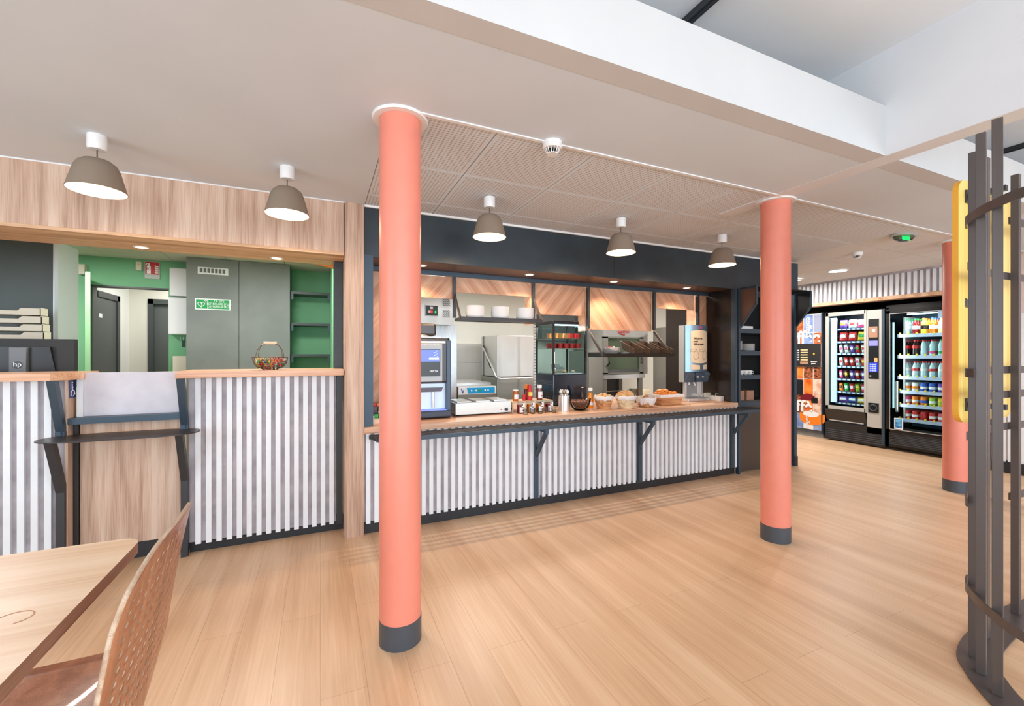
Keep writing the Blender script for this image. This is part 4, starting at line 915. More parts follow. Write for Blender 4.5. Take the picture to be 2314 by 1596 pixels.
# rectangular croissant basket
p = onZ(1520, 916, ZC); x, y = p.x, p.y+.11; y = min(y, 3.68)
t = thing('croissant_basket', 'rectangular wicker basket with white liner full of croissants', 'bread basket', (x, y, ZC)); hx, hy = .15, .095
def rr(f, zz): return [(x+hx*f*a_, y+hy*f*b__, ZC+zz) for a_, b__ in ((-1, -1), (1, -1), (1, 1), (-1, 1))]
def shell(q, rings):
    V = [[q.bm.verts.new(p) for p in r_] for r_ in rings]
    for a_ in range(len(V)-1):
        for j in range(4): q.bm.faces.new((V[a_][j], V[a_][(j+1) % 4], V[a_+1][(j+1) % 4], V[a_+1][j]))
    q.bm.faces.new(V[0][::-1]); q.bm.faces.new(V[-1])
q = MB(); shell(q, [rr(.92, 0), rr(1.06, .09), rr(1.02, .09), rr(.9, .01)])
for k in range(7): q.path(rr(.925+.13*k/6, .005+.013*k), .005, 5, closed=True)
q.build('wicker', WICK, t)
q = MB(); shell(q, [rr(1.05, .078), rr(1.09, .084), rr(1.12, .112), rr(1.08, .115), rr(.97, .07)]); q.build('cloth_liner', CLOTH, t)
CR = [(-.095, .03, .1), (-.10, -.03, -.3), (-.045, .035, .4), (-.04, -.03, -.2), (.02, .03, .2), (.035, -.035, 0), (.10, .03, -.2), (.105, -.03, .3), (-.07, 0, 1.2), (.0, 0, .9)]
for i, (dx, dy, rz_) in enumerate(CR):
    piece('croissant', CROI, 'golden croissant in the rectangular lined basket', 'croissant', 'croissants in the basket', (x+dx, y+dy, ZC+.115+(.03 if i > 7 else 0)), (.058, .029, .02), (.1, .1, rz_+.8), 'croi')
# glass jug and mug behind the baskets, on the kitchen table behind
# ---------------------------------------------------------------- refrigerated display cabinet
x0 = onY(1250, 800, 4.0).x; x1 = onY(1326, 800, 4.0).x; y0, y1 = 4.0, 4.41; zb, zg, zt = ZC, onY(1288, 846, 4.0).z, onY(1288, 726, 4.0).z
t = thing('display_cabinet', 'black glass sided refrigerated display cabinet in the middle of the servery', 'display cabinet', ((x0+x1)/2, 4.2, ZC))
q = MB(); q.box(x0, x1, y0, y1, zb+.01, zg); q.build('lower_body', mat('gloss navy black', (22, 34, 50), .12, coat=.3), t, bevel=.006)
q = MB()
for k in range(9): q.box(x0-.003, x0, y0+.04, y1-.08, zb+.06+k*.022, zb+.072+k*.022)
q.build('vent_slots', PLB, t)
q = MB(); q.box(x0-.005, x1+.005, y0-.005, y1, zt-.035, zt); q.build('top_cap', PLB, t, bevel=.006)
for a_ in (x0, x1-.02):
    for b__ in (y0, y1-.02): q = MB(); q.box(a_, a_+.02, b__, b__+.02, zg, zt-.03); q.build('corner_post', PLB, t)
for nm, bx in (('front_glass', (x0+.02, x1-.02, y0+.004, y0+.008, zg, zt-.03)), ('side_glass', (x0+.004, x0+.008, y0+.02, y1-.02, zg, zt-.03)), ('side_glass', (x1-.008, x1-.004, y0+.02, y1-.02, zg, zt-.03))):
    q = MB(); q.box(*bx); q.build(nm, GLASSV, t)
q = MB(); q.box(x0+.02, x1-.02, y1-.012, y1-.004, zg, zt-.03); q.build('back_glass', GLASSV, t)
q = MB(); q.rod((x0+.01, y0-.012, zg+.12), (x0+.01, y0-.012, zg+.24), .006); q.build('door_handle', STEELM, t)
zs = [zg+.01, zg+(zt-zg)*.49, zg+(zt-zg)*.68]
for k, z in enumerate(zs[1:]): q = MB(); q.box(x0+.02, x1-.02, y0+.03, y1-.03, z-.006, z); q.build('glass_shelf', mat('shelf rim', (150, 120, 95), .3) if k else mat('shelf rim pale', (170, 160, 150), .3), t)
q = MB(); q.box(x0+.03, x1-.03, y0+.04, y1-.04, zg, zg+.012); q.build('bottom_tray', STEELM, t)
q = MB(); q.box(x0+.03, x1-.03, y0+.012, y0+.022, zt-.05, zt-.037); q.build('strip_light', GLOWS, t)
area(((x0+x1)/2, (y0+y1)/2, zt-.045), (0, 0, 0), .3, .25, 11, (.9, .97, 1), 'display_light')
cup = MB(); cup.lathe([(0, 0), (.028, 0), (.034, .055), (0, .055)], n=20, ms=[0, 0, 1]); cupo = cup.build('yoghurt_pot', [RED, WHT], smooth=40)
n = 0
for lvl, (z, nm, ncol) in enumerate(((zs[1], 'middle', 5), (zs[2], 'upper', 5))):
    for c in range(ncol):
        for d_ in range(2):
            o = cupo if n == 0 else cupo.copy()
            if n: C.objects.link(o)
            n += 1; o.location = (x0+.06+c*(x1-x0-.12)/(ncol-1), y0+.09+d_*.1, z)
            if lvl == 1:
                if 'ym' not in MC:
                    me = cupo.data.copy(); me.materials.clear(); me.materials.append(pl('orange pot', (220, 150, 90))); me.materials.append(WHT); MC['ym'] = me
                if c < 3: o.data = MC['ym']
            colr = 'orange' if lvl and c < 3 else 'red'
            tag(o, '%s pot, %s of the %s row, %s display shelf' % (colr, ORD[c], ('front', 'back')[d_], nm), 'pot', 'pots in the display cabinet')
for i in range(8):
    piece('cheese_piece', BREAD if i % 2 else CRM, 'small %s food portion on the bottom tray of the display cabinet' % ('brown' if i % 2 else 'pale'), 'food portion', 'portions in the display cabinet', (x0+.08+.04*i, y0+.12+.05*(i % 3), zg+.025), (.02, .018, .013), (0, 0, i))
o = tray_basket((x0+x1)/2-.03, y0+.22, zg+.02, .05, .05, .05, .02, 'steel container with tongs inside the display cabinet', STEELM, STEELM, 'steel_container', 'container')

# ---------------------------------------------------------------- juice dispenser
x0, x1, y0 = onY(1552, 800, 3.74).x, onY(1602, 800, 3.74).x, 3.74; y1 = 3.86
Zt, Zm, Zb = onY(1575, 735, y0).z, onY(1575, 840, y0).z, onY(1575, 864, y0).z
t = thing('juice_dispenser', 'tall silver juice dispenser with cream label at the right of the counter', 'juice dispenser', ((x0+x1)/2, 3.88, ZC)); xm = (x0+x1)/2
bow = []
def bowf(k): return (x0+(x1-x0)*k, y0+.035-.05*math.sin(math.pi*(.08+.84*k)))
BS = pl('blue silver housing', (126, 150, 168), .28, metal=.6)
q = MB(); q.prism([(*bowf(i/12), Zm) for i in range(13)]+[(x1, y1, Zm), (x0, y1, Zm)], (0, 0, Zt-Zm)); q.build('front_cover', BS, t, smooth=35)
q = MB(); q.box(x0-.006, x0, y0+.04, y1, Zb, Zt-.005); q.build('side_panel', STEEL, t)
q = MB(); q.prism([(x0+.0, y0+.01, Zm), (x0+.01, y0-.01, Zm-.03), (x0+.0, y0+.02, Zb), (x0, y1, Zb), (x0, y1, Zm)], (x1-x0, 0, 0)); q.build('tap_housing', pl('dark blue grey plastic', (78, 90, 104), .35), t, bevel=.006)
q = MB(); q.prism([(xm-.06, y0-.022, Zm-.012), (xm+.09, y0-.022, Zm-.012), (xm+.075, y0-.022, Zb+.012), (xm-.045, y0-.022, Zb+.012)], (0, .02, 0)); q.build('button_panel', pl('slate plastic', (60, 74, 92), .3), t, bevel=.004)
for dx in (-.035, .05): q = MB(); q.rod((xm+dx, y0-.034, (Zm+Zb)/2), (xm+dx, y0-.02, (Zm+Zb)/2), .012, 20); q.build('button', STEELM, t, smooth=40)
k0, k1 = .18, .93; lz0, lz1 = onY(1575, 819, y0).z, onY(1575, 749, y0).z
q = MB(); N = 12; 
V = []
for i in range(N+1):
    k = k0+(k1-k0)*i/N; bx, by = bowf(k); s = math.sin(math.pi*i/N)
    V.append((q.bm.verts.new((bx, by-.002, lz0-.012*s)), q.bm.verts.new((bx, by-.002, lz1+.014*s))))
for i in range(N): q.bm.faces.new((V[i][0], V[i+1][0], V[i+1][1], V[i][1]))
q.build('cream_label', CRM, t)
for ka, kb in ((.18, .54), (.70, .93)):
    q = MB(); V = []
    for i in range(7):
        k = ka+(kb-ka)*i/6; bx, by = bowf(k); V.append((q.bm.verts.new((bx, by-.002, lz0-.085)), q.bm.verts.new((bx, by-.002, lz0-.035+.012*(i/6 if ka > .5 else 1-i/6)))))
    for i in range(6): q.bm.faces.new((V[i][0], V[i+1][0], V[i+1][1], V[i][1]))
    q.build('cream_tag', CRM, t)
yl = y0-.020
for s_, dz in (('100% pur jus', .112), ('pressé', .078), ('100% de plaisir', .044)): text('label_lettering', s_, .030, PLB, t, (x0+(x1-x0)*.24, yl, lz0+.16+dz), FACEY, sx=.9, bold=.0004)
q = MB()
for dx, rx, rz_ in ((.36, .042, .050), (.74, .030, .052)):
    cx_ = x0+(x1-x0)*dx; q.path([(cx_+rx*math.cos(k), yl, lz0+.082+rz_*math.sin(k)) for k in [i*math.pi/12 for i in range(24)]], .0011, 5, closed=True)
    q.path([(cx_-.045+.05*math.cos(k), yl, lz0+.140+.014*math.sin(k)+(.006*math.cos(k))) for k in [i*math.pi/10 for i in range(20)]], .0011, 5, closed=True)
q.build('fruit_drawing', BRN, t)
q = MB(); q.box(xm+.01, xm+.045, y0-.0195, y0-.016, Zt-.04, Zt-.015); q.build('magenta_logo', MAGE, t)
q = MB(); q.box(x0+.03, x0+.06, y0+.06, y1-.01, ZC+.03, Zb); q.box(x1-.06, x1-.03, y0+.06, y1-.01, ZC+.03, Zb); q.box(x0+.03, x1-.03, y1-.03, y1-.01, ZC+.03, Zb); q.build('pedestal', STEELM, t)
q = MB(); q.rod((xm-.02, y0+.05, Zb), (xm-.0, y0+.04, Zb-.045), .009, 12); q.rod((xm-.09, y0+.05, Zb), (xm-.09, y0+.05, Zb-.035), .012, 12); q.build('nozzle', PLW, t)
q = MB(); q.box(x0-.01, x1-.02, y0-.03, y1, ZC, ZC+.035); q.build('base_tray', STEELM, t, bevel=.008)
q = MB(); q.box(x0+.0, x1-.03, y0-.02, y0+.09, ZC+.035, ZC+.039); q.build('drip_grid', STEELD, t)
# flat board and boxes to the right
p = onZ(1575, 913, ZC); q = MB(); q.box(p.x-.16, p.x+.20, 3.47, 3.50, ZC, ZC+.008); tag(q.build('chopping_stick', W_TABLE, origin=(p.x, 3.48, ZC)), 'thin pale wooden board edge in front of the juice dispenser', 'board')
q = MB(); px = onY(1618, 905, 3.70).x; q.box(px-.03, px+.20, 3.62, 3.80, ZC, ZC+.055); tag(q.build('cake_box', WHT, origin=(px+.08, 3.7, ZC), bevel=.003), 'white flat box at the right end of the servery counter', 'box')
q = MB(); q.box(px-.09, px+.12, 3.80, 3.83, ZC, ZC+.085); tag(q.build('menu_board', BEIGE, origin=(px, 3.8, ZC)), 'beige upright card behind the white flat box', 'card holder')
q = MB(); q.path([(px, 3.70, ZC+.056), (px, 3.70, ZC+.085), (px+.06, 3.70, ZC+.085), (px+.06, 3.70, ZC+.056)], .004, 6); tag(q.build('tongs', STEELM, origin=(px, 3.7, ZC+.056)), 'pale serving tongs on top of the white flat box', 'tongs')

# ---------------------------------------------------------------- dark side wall and shelf unit at the right end
q = MB(); q.box(4.372, 4.40, 3.50, 4.55, 0, 2.14); struct(q.build('wall_servery_end', mat('dark brown gloss panel', (40, 32, 28), .22)))
q = MB(); q.box(4.345, 4.375, 3.44, 3.50, ZC, 2.137); tag(q.build('end_post', BSTEEL, origin=(4.36, 3.47, ZC)), 'dark blue steel post at the right end of the servery counter', 'post')
t = thing('shelf_unit', 'tall dark shelf unit behind the second column, with crockery shelves', 'shelf unit', (4.9, 3.7, 0))
q = MB(); q.box(4.385, 4.415, 3.43, 3.47, 0, 2.14); q.box(5.345, 5.395, 3.41, 3.46, 0, 2.5); q.build('upright', BSTEEL, t)
q = MB(); q.box(5.352, 5.398, 3.400, 3.46, 0, .12); q.build('upright_foot', PLBM, t)
q = MB(); q.box(4.415, 5.35, 3.455, 3.475, .02, .84); q.build('lower_panel', mat('dark brown panel', (66, 56, 50), .4), t)
q = MB(); q.box(4.40, 5.36, 3.88, 3.90, .84, 2.14); q.box(5.36, 5.38, 3.46, 3.90, 0, 2.5); q.box(4.40, 4.412, 3.47, 3.9, .84, 2.14); q.build('back_panel', PLBM, t)
sz = [onY(1694, v, 3.46).z for v in (748, 798, 852, 912)]
for z in sz: q = MB(); q.box(4.415, 5.35, 3.45, 3.88, z-.028, z+.022); q.build('shelf', BSTEEL, t)
q = MB(); q.box(5.0, 5.397, 3.40, 3.405, 2.14, 2.5); q.build('upright_trim', BSTEEL, t)
t2 = thing('canopy', 'black angular canopy with sloping cheeks above the shelf unit', 'canopy', (4.9, 3.35, 1.7))
for x, m, nm in ((4.42, mat('bronze cheek', (96, 70, 58), .35), 'left_cheek'), (5.38, PLBM, 'right_cheek')):
    q = MB(); pts = [(x, 3.455, 1.67), (x, 3.24, 1.95), (x, 3.24, 2.13), (x, 3.455, 2.13)]; q.prism(pts, (.016, 0, 0)); q.build(nm, m, t2)
    q = MB(); q.bar((x+.008, 3.455, 1.67), (x+.008, 3.24, 1.95), .026, .014); q.bar((x+.008, 3.24, 1.94), (x+.008, 3.24, 2.14), .026, .014); q.bar((x+.008, 3.24, 2.13), (x+.008, 3.455, 2.13), .026, .014); q.build('edge_frame', BSTEEL, t2)
q = MB(); q.box(4.42, 5.396, 3.24, 3.46, 2.135, 2.145); q.build('top', PLBM, t2)
# crockery on the shelves
pt = MB(); pt.lathe([(0, 0), (.05, 0), (.088, .010), (.09, .013), (.086, .013), (.05, .005), (0, .005)], n=32); plate_o = pt.build('plate', PLW, smooth=40); first = True
for s, (x, nn, nm) in enumerate(((4.52, 12, 'left'), (4.74, 9, 'right'))):
    for k in range(nn):
        o = plate_o if first else plate_o.copy()
        if not first: C.objects.link(o)
        first = False; o.location = (x, 3.60, sz[1]+.022+.0095*k); tag(o, 'white plate, %s from below in the %s plate pile on the shelf unit' % (ORD[k] if k < 12 else 'top', nm), 'plate', 'white plates on the shelf unit')
cp = MB(); cp.lathe([(0, 0), (.022, 0), (.028, .01), (.034, .05), (.032, .05), (.026, .012), (0, .008)], n=20); cp.path([(.033, 0, .04), (.048, 0, .036), (.046, 0, .018), (.03, 0, .014)], .003, 6); cpo = cp.build('cup', PLW, smooth=50); first = True
for i in range(8):
    o = cpo if first else cpo.copy()
    if not first: C.objects.link(o)
    first = False; o.location = (4.47+.075*(i % 4), 3.53+.09*(i//4), sz[2]+.023); o.rotation_euler.z = -.6; tag(o, 'white coffee cup, %s in the %s row on the shelf unit' % (ORD[i % 4], ('front', 'back')[i//4]), 'cup', 'white cups on the shelf unit')
nk = MB(); nk.box(-.06, .06, -.06, .06, 0, .0105); nko = nk.build('napkin_pack', BROWNP, bevel=.002); first = True
for s, (x, nn, nm) in enumerate(((4.50, 11, 'left'), (4.66, 11, 'right'))):
    for k in range(nn):
        o = nko if first else nko.copy()
        if not first: C.objects.link(o)
        first = False; o.location = (x, 3.55, sz[3]+.0225+.0115*k); o.rotation_euler.z = random.uniform(-.03, .03); tag(o, 'brown paper napkin bundle, %s from below in the %s pile on the shelf unit' % (ORD[k], nm), 'napkins', 'brown napkin bundles')
q = MB(); q.box(4.44, 4.72, 3.50, 3.72, sz[0]+.022, sz[0]+.06); tag(q.build('paper_stack', PLW, origin=(4.58, 3.6, sz[0]+.022), bevel=.003), 'white paper stack on the top board of the shelf unit', 'paper stack')
q = MB(); q.box(4.50, 4.56, 3.52, 3.60, sz[0]+.061, sz[0]+.14); tag(q.build('small_carton', PLW, origin=(4.53, 3.56, sz[0]+.061)), 'small white carton standing on the white paper stack', 'carton')
q = MB(); q.box(4.60, 4.9, 3.80, 3.82, 1.86, 1.97); tag(q.build('white_notice', WHT, origin=(4.7, 3.81, 1.86)), 'white notice at the back above the shelf unit', 'notice')

# ================================================================= KITCHEN BEHIND THE SERVERY
# extraction box and steel side, left
x1 = onY(1033, 800, 5.0).x
q = MB(); q.box(.45, x1, 5.02, 5.6, 0, onY(1000, 733, 5.0).z); tag(q.build('steel_cabinet', steel('bright steel side', (176, 180, 182), .26), origin=(1, 5.3, 0)), 'tall shiny steel cabinet standing behind the coffee machine', 'steel cabinet')
x1 = onY(1024, 800, 4.8).x; z0, z1 = onY(980, 733, 4.8).z, onY(980, 640, 4.8).z
t = thing('control_box', 'steel ventilation box with red and green switch display', 'control box', (.9, 5.0, z0))
q = MB(); q.box(.40, x1, 4.8, 5.015, z0, z1); q.box(.40, x1-.05, 5.015, 5.3, z0+.02, 2.5); q.build('housing', STEEL, t)
a, b_ = onY(961, 689, 4.79), onY(990, 715, 4.79)
q = MB(); q.box(a.x, b_.x, 4.79, 4.8, b_.z, a.z, 0); q.box(a.x+.006, b_.x-.006, 4.785, 4.79, b_.z+.006, a.z-.006, 1); q.build('switch_plate', [PLW, PLB], t)
q = MB(); q.box(a.x+.03, a.x+.06, 4.778, 4.786, b_.z+.035, b_.z+.06); q.box(a.x+.05, a.x+.085, 4.78, 4.786, a.z-.045, a.z-.02); q.build('label_sticker', PLW, t)
q = MB(); q.box(a.x+.055, a.x+.08, 4.775, 4.786, b_.z+.035, b_.z+.058); q.build('red_display', mat('red glow', (255, 30, 40), .4, emis=1.5), t)
q = MB(); q.box(b_.x-.04, b_.x-.025, 4.775, 4.786, b_.z+.03, b_.z+.058); q.build('green_display', mat('green led', (30, 220, 90), .4, emis=1.2), t)
q = MB()
for g in (677, 703):
    for i in range(4):
        for j in range(4): p = onY(1003+4*i, g+4.2*j, 4.797); q.bar((p.x-.012, p.y, p.z+.008), (p.x+.010, p.y, p.z-.008), .004, .008, up=(0, 1, 0))
q.build('vent_slits', PLB, t)
# grey tiles under white wall
a, b_ = onY(1030, 776, 6.38), onY(1210, 776, 6.38)
q = MB()
for i in range(4):
    for j in range(5): q.box(a.x+.30*i+.003, a.x+.30*i+.297, 6.385, 6.40, a.z-.30*(j+1)+.003, a.z-.30*j-.003, 0)
q.box(a.x, a.x+1.3, 6.391, 6.40, 0, a.z, 1)
struct(q.build('wall_tiles', [TILEW, mat('grout', (210, 208, 200), .8)]))
# dish washer with lifting hood
x0, x1, y0, y1 = onY(1124, 800, 5.5).x, onY(1206, 800, 5.5).x, 5.5, 6.15
Z1, Z2, Z3 = onY(1160, 758, y0).z, onY(1160, 852, y0).z, onY(1160, 865, y0).z
t = thing('dishwasher', 'steel hood dishwasher with bent tube handle in the kitchen', 'dishwasher', ((x0+x1)/2, 5.8, 0))
q = MB(); q.box(x0, x1, y0, y1, Z2, Z1); q.build('hood', STEEL, t, bevel=.012)
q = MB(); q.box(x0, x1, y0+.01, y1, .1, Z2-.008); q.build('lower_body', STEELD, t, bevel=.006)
q = MB(); q.box(x0-.004, x0+.004, y1-.12, y1-.10, Z2, Z1); q.build('guide_strip', PLB, t)
hz = Z2-.02; q = MB(); q.path([(x1, y0-.03, hz), (x0+.03, y0-.03, hz), (x0-.02, y0-.01, hz+.02), (x0-.03, y0+.10, hz+.14), (x0-.03, y1-.15, Z2+.42)], .012, 10); q.build('handle', STEELM, t, smooth=60)
q = MB(); q.rod((x0-.012, y1-.12, Z2+.44), (x0-.012, y1-.42, Z2+.13), .010, 10); q.build('gas_spring', PLBM, t)
for k in range(4): q = MB(); q.cyl(x0+.04+(x1-x0-.08)*(k % 2), y0+.05+.5*(k//2), 0, .1, .02); q.build('foot', STEEL, t)
# undercounter unit with blue panel
x0, x1, y0 = onY(1036, 880, 5.1).x, onY(1121, 880, 5.1).x, 5.1
t = thing('sink_table', 'steel sink table beside the dishwasher', 'sink table', ((x0+x1)/2, 5.5, 0)); z = onY(1080, 866, 5.25).z
q = MB(); q.box(x0-.0, x1+.0, 5.28, 6.1, z-.05, z); q.build('top', STEELM, t)
for k in range(4): q = MB(); q.cyl(x0+.05+(x1-x0-.1)*(k % 2), 5.33+.7*(k//2), 0, z-.05, .02); q.build('leg', STEEL, t)
t = thing('glass_washer', 'undercounter glass washer with bright blue control strip', 'glass washer', ((x0+x1)/2, 5.2, 0)); z1, z0 = onY(1078, 874, y0).z, onY(1078, 891, y0).z
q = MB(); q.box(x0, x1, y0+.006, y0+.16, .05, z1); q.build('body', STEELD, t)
q = MB(); q.box(x0, x1, y0-.004, y0+.006, z0, z1); q.build('control_strip', PLW, t)
q = MB(); q.prism([(x0+.105, y0-.006, z1-.012), (x1-.02, y0-.006, z1-.012), (x1-.02, y0-.006, z0+.012), (x0+.125, y0-.006, z0+.012)], (0, .003, 0)); q.build('blue_field', SKYB, t)
for k in (.16, .22, .34, .38): q = MB(); q.box(x0+k, x0+k+.018, y0-.008, y0-.006, (z0+z1)/2-.010, (z0+z1)/2+.010); q.build('button', WHT, t)
q = MB(); q.box(x0+.255, x0+.30, y0-.008, y0-.006, (z0+z1)/2-.010, (z0+z1)/2+.010); q.build('digital_display', GRN, t)
q = MB(); q.prism([(x0+.03, y0-.006, z1-.02), (x0+.045, y0-.006, z1-.02), (x0+.06, y0-.006, z0+.02), (x0+.05, y0-.006, z0+.02)], (0, .002, 0)); q.prism([(x0+.06, y0-.006, z0+.02), (x0+.052, y0-.006, z0+.02), (x0+.062, y0-.006, z1-.035), (x0+.07, y0-.006, z1-.035)], (0, .002, 0)); q.build('blue_logo', BLU, t)
# perforated steel upright between dishwasher and cabinet
a = onY(1208, 800, 5.2); q = MB(); q.box(a.x-.01, a.x+.02, 5.2, 5.23, 0, 2.1)
for k in range(30): q.box(a.x-.002, a.x+.008, 5.196, 5.2, .9+.04*k, .912+.04*k, 1)
tag(q.build('slotted_upright', [STEEL, PLB], origin=(a.x, 5.2, 0)), 'slotted steel upright between the dishwasher and the display cabinet', 'upright')
# oven tower
y0 = 5.4; x0, x1 = onY(1364, 800, y0).x, onY(1454, 800, y0).x
zt, zd, zb = onY(1410, 733, y0).z, onY(1410, 762, y0).z, onY(1410, 845, y0).z
t = thing('combi_oven', 'steel combination oven with glass door on a stand in the kitchen', 'oven', ((x0+x1)/2, 5.75, 0))
q = MB(); q.box(x0+.03, x1+.12, y0+.04, y0+.7, zb-.01, zt+.1); q.build('housing', STEEL, t)
q = MB(); q.box(x0, x0+.085, y0, y0+.04, zb, zd); q.box(x1-.075, x1, y0, y0+.04, zb, zd); q.box(x0, x1, y0, y0+.04, zd-.02, zd+.005); q.box(x0, x1, y0, y0+.04, zb-.004, zb+.02); q.build('door_frame', STEELD, t)
q = MB(); q.box(x0+.085, x1-.075, y0+.01, y0+.02, zb+.06, zd-.02); q.build('door_glass', glass('oven glass', (232, 240, 230), .10), t)
q = MB(); q.box(x0+.085, x1-.075, y0+.34, y0+.36, zb+.02, zd-.02, 0); q.box(x0+.085, x1-.075, y0+.005, y0+.015, zb+.02, zb+.07, 1); q.build('oven_cavity', [mat('oven green grey', (196, 212, 194), .5), GREYD], t)
q = MB()
for k in range(4): z = zb+.10+.09*k; q.rod((x0+.09, y0+.05, z), (x1-.08, y0+.05, z), .006)
q.build('rack', STEELM, t)
q = MB(); q.path([(x0+.045, y0-.01, zb+.34), (x0+.055, y0-.06, zb+.30), (x0+.06, y0-.06, zb+.16), (x0+.05, y0-.01, zb+.12)], .013, 8); q.build('door_handle', PLB, t, smooth=60)
text('door_lettering', 'UNOX', .052, PLB, t, (x1-.058, y0-.003, zb+.31), (R(90), R(90), 0), bold=.001)
text('red_lettering', 'BAKERTOP', .045, RED, t, (onY(1400, 757, y0).x, y0+.03, onY(1400, 752, y0).z), FACEY, bold=.001)
q = MB(); a = onY(1400, 752, y0); q.prism([(a.x, y0+.03, a.z), (a.x+.09, y0+.03, a.z-.018), (a.x+.13, y0+.03, a.z-.022), (a.x+.13, y0+.03, a.z-.040), (a.x+.05, y0+.03, a.z-.026)], (0, .002, 0)); q.build('red_swoosh', RED, t)
t = thing('oven_stand', 'steel stand with rails carrying the combination oven', 'stand', ((x0+x1)/2, 5.75, 0))
q = MB(); q.box(x0, x1+.03, y0+.0, y0+.6, zb-.075, zb-.012); q.build('top', STEELM, t)
for k in range(4): xx = x0+.03 if k % 2 == 0 else x1-.05; q = MB(); q.box(xx-.03, xx+.04, y0+.01+.5*(k//2), y0+.06+.5*(k//2), 0, zb-.07); q.build('leg', STEELD, t)
q = MB()
for k in range(5): q.rod((x0+.04, y0+.3, .3+.12*k), (x1-.06, y0+.3, .3+.12*k), .01)
q.build('rails', STEELM, t)
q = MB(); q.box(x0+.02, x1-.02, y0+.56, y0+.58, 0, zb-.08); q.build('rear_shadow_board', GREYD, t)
# dark and steel cupboards beside the oven
xa, xb = onY(1331, 800, 5.2).x, onY(1362, 800, 5.2).x; z = onY(1345, 793, 5.2).z
q = MB(); q.box(xa, xb, 5.2, 5.75, .0, z); tag(q.build('steel_cupboard', STEELD, origin=(xa, 5.5, 0)), 'low steel cupboard left of the oven', 'steel cupboard')
a, b_ = onY(1331, 735, 5.9), onY(1372, 735, 5.9); q = MB(); q.box(a.x-.1, 3.93, 5.9, 6.1, z, a.z+.2); tag(q.build('grey_cupboard', mat('olive grey', (128, 128, 116), .5), origin=(a.x, 6, z)), 'grey wall cupboard behind the low steel cupboard', 'cupboard')
a = onY(1225, 705, 6.2); b_ = onY(1330, 735, 6.2); q = MB(); q.box(a.x, b_.x, 6.2, 6.38, 1.6, a.z+.1); tag(q.build('dark_wall_box', GREYD, origin=(a.x, 6.2, 1.6)), 'dark box on the kitchen wall seen above the display cabinet', 'wall box')
# big steel fridge, side on
Xf = 5.02
ya, yb = onX(1476, 800, Xf).y, onX(1538, 800, Xf).y; zt = onX(1538, 737, Xf).z
t = thing('steel_fridge', 'tall steel fridge with small lever handle behind the croissants', 'fridge', (5.3, 5.2, 0))
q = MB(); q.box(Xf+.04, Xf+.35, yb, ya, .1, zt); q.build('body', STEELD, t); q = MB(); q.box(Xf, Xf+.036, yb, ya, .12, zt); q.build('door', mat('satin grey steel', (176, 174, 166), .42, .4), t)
a = onX(1534, 797, Xf); q = MB(); q.box(Xf-.05, Xf, a.y-.02, a.y+.08, a.z-.012, a.z+.02); q.build('handle', STEELM, t, bevel=.004)
for k in range(4): q = MB(); q.cyl(Xf+.06+.24*(k % 2), yb+.05+(ya-yb-.1)*(k//2), 0, .1, .02); q.build('foot', STEEL, t)
a, b_ = onY(1545, 700, 6.38), onY(1575, 700, 6.38)
q = MB(); q.box(a.x, b_.x+.2, 6.3, 6.39, 0, 2.4); tag(q.build('grey_wall_panel', GREYD, origin=(a.x, 6.35, 0)), 'dark grey wall panel beside the hook rail', 'wall panel')
a, b_ = onY(1512, 704, 6.36), onY(1542, 704, 6.36); t = thing('hook_rail', 'black rail with small hooks on the white kitchen wall', 'hook rail', ((a.x+b_.x)/2, 6.38, a.z))
q = MB(); q.box(a.x, b_.x, 6.37, 6.40, a.z-.012, a.z+.012); q.build('rail', PLB, t); q = MB()
for k in range(7): x = a.x+(b_.x-a.x)*k/6; q.path([(x, 6.37, a.z), (x, 6.34, a.z-.04), (x, 6.33, a.z-.03)], .006, 6)
q.build('hooks', STEELM, t)
q = MB(); a = onY(1517, 700, 6.36); q.box(a.x-.008, a.x+.008, 6.35, 6.37, a.z-.03, a.z+.09); tag(q.build('hanging_ladle', PLB, origin=a), 'black utensil handle hanging on the hook rail', 'utensil')
# jug and cup behind the baskets
a = onY(1436, 884, 3.98); t = thing('glass_jug', 'clear measuring jug behind the second bread basket', 'jug', (a.x, 4.0, ZC))
q = MB(); q.lathe([(0, 0), (.055, 0), (.06, .14), (.066, .15), (.063, .15), (.057, .13), (.052, .006), (0, .006)], a.x, 4.0, ZC, 32); q.build('body', glass('jug glass', (190, 205, 205), .35), t, smooth=50)
q = MB(); q.path([(a.x-.058, 4.0, ZC+.13), (a.x-.095, 4.0, ZC+.12), (a.x-.09, 4.0, ZC+.05), (a.x-.055, 4.0, ZC+.03)], .006, 8); q.build('handle', STEELM, t, smooth=60)
a = onY(1461, 884, 4.05); q = MB(); q.lathe([(0, 0), (.04, 0), (.045, .13), (.042, .135), (.038, .01), (0, .01)], a.x, 4.05, ZC, 24); tag(q.build('cream_canister', mat('cream ceramic', (226, 222, 196), .4), origin=(a.x, 4.05, ZC), smooth=40), 'cream coloured canister behind the oval bread basket', 'canister')

# ================================================================= VENDING MACHINES
XV = 7.50
def V(u, v, X=XV): return onX(u, v, X)
def vbox(q, u0, u1, z0, z1, X0, X1, m=0):     # box on the vending wall between two pixel columns
    y0, y1 = V(u0, 800).y, V(u1, 800).y; q.box(X0, X1, min(y0, y1), max(y0, y1), z0, z1, m)
zz = lambda v, u=1900: V(u, v).z
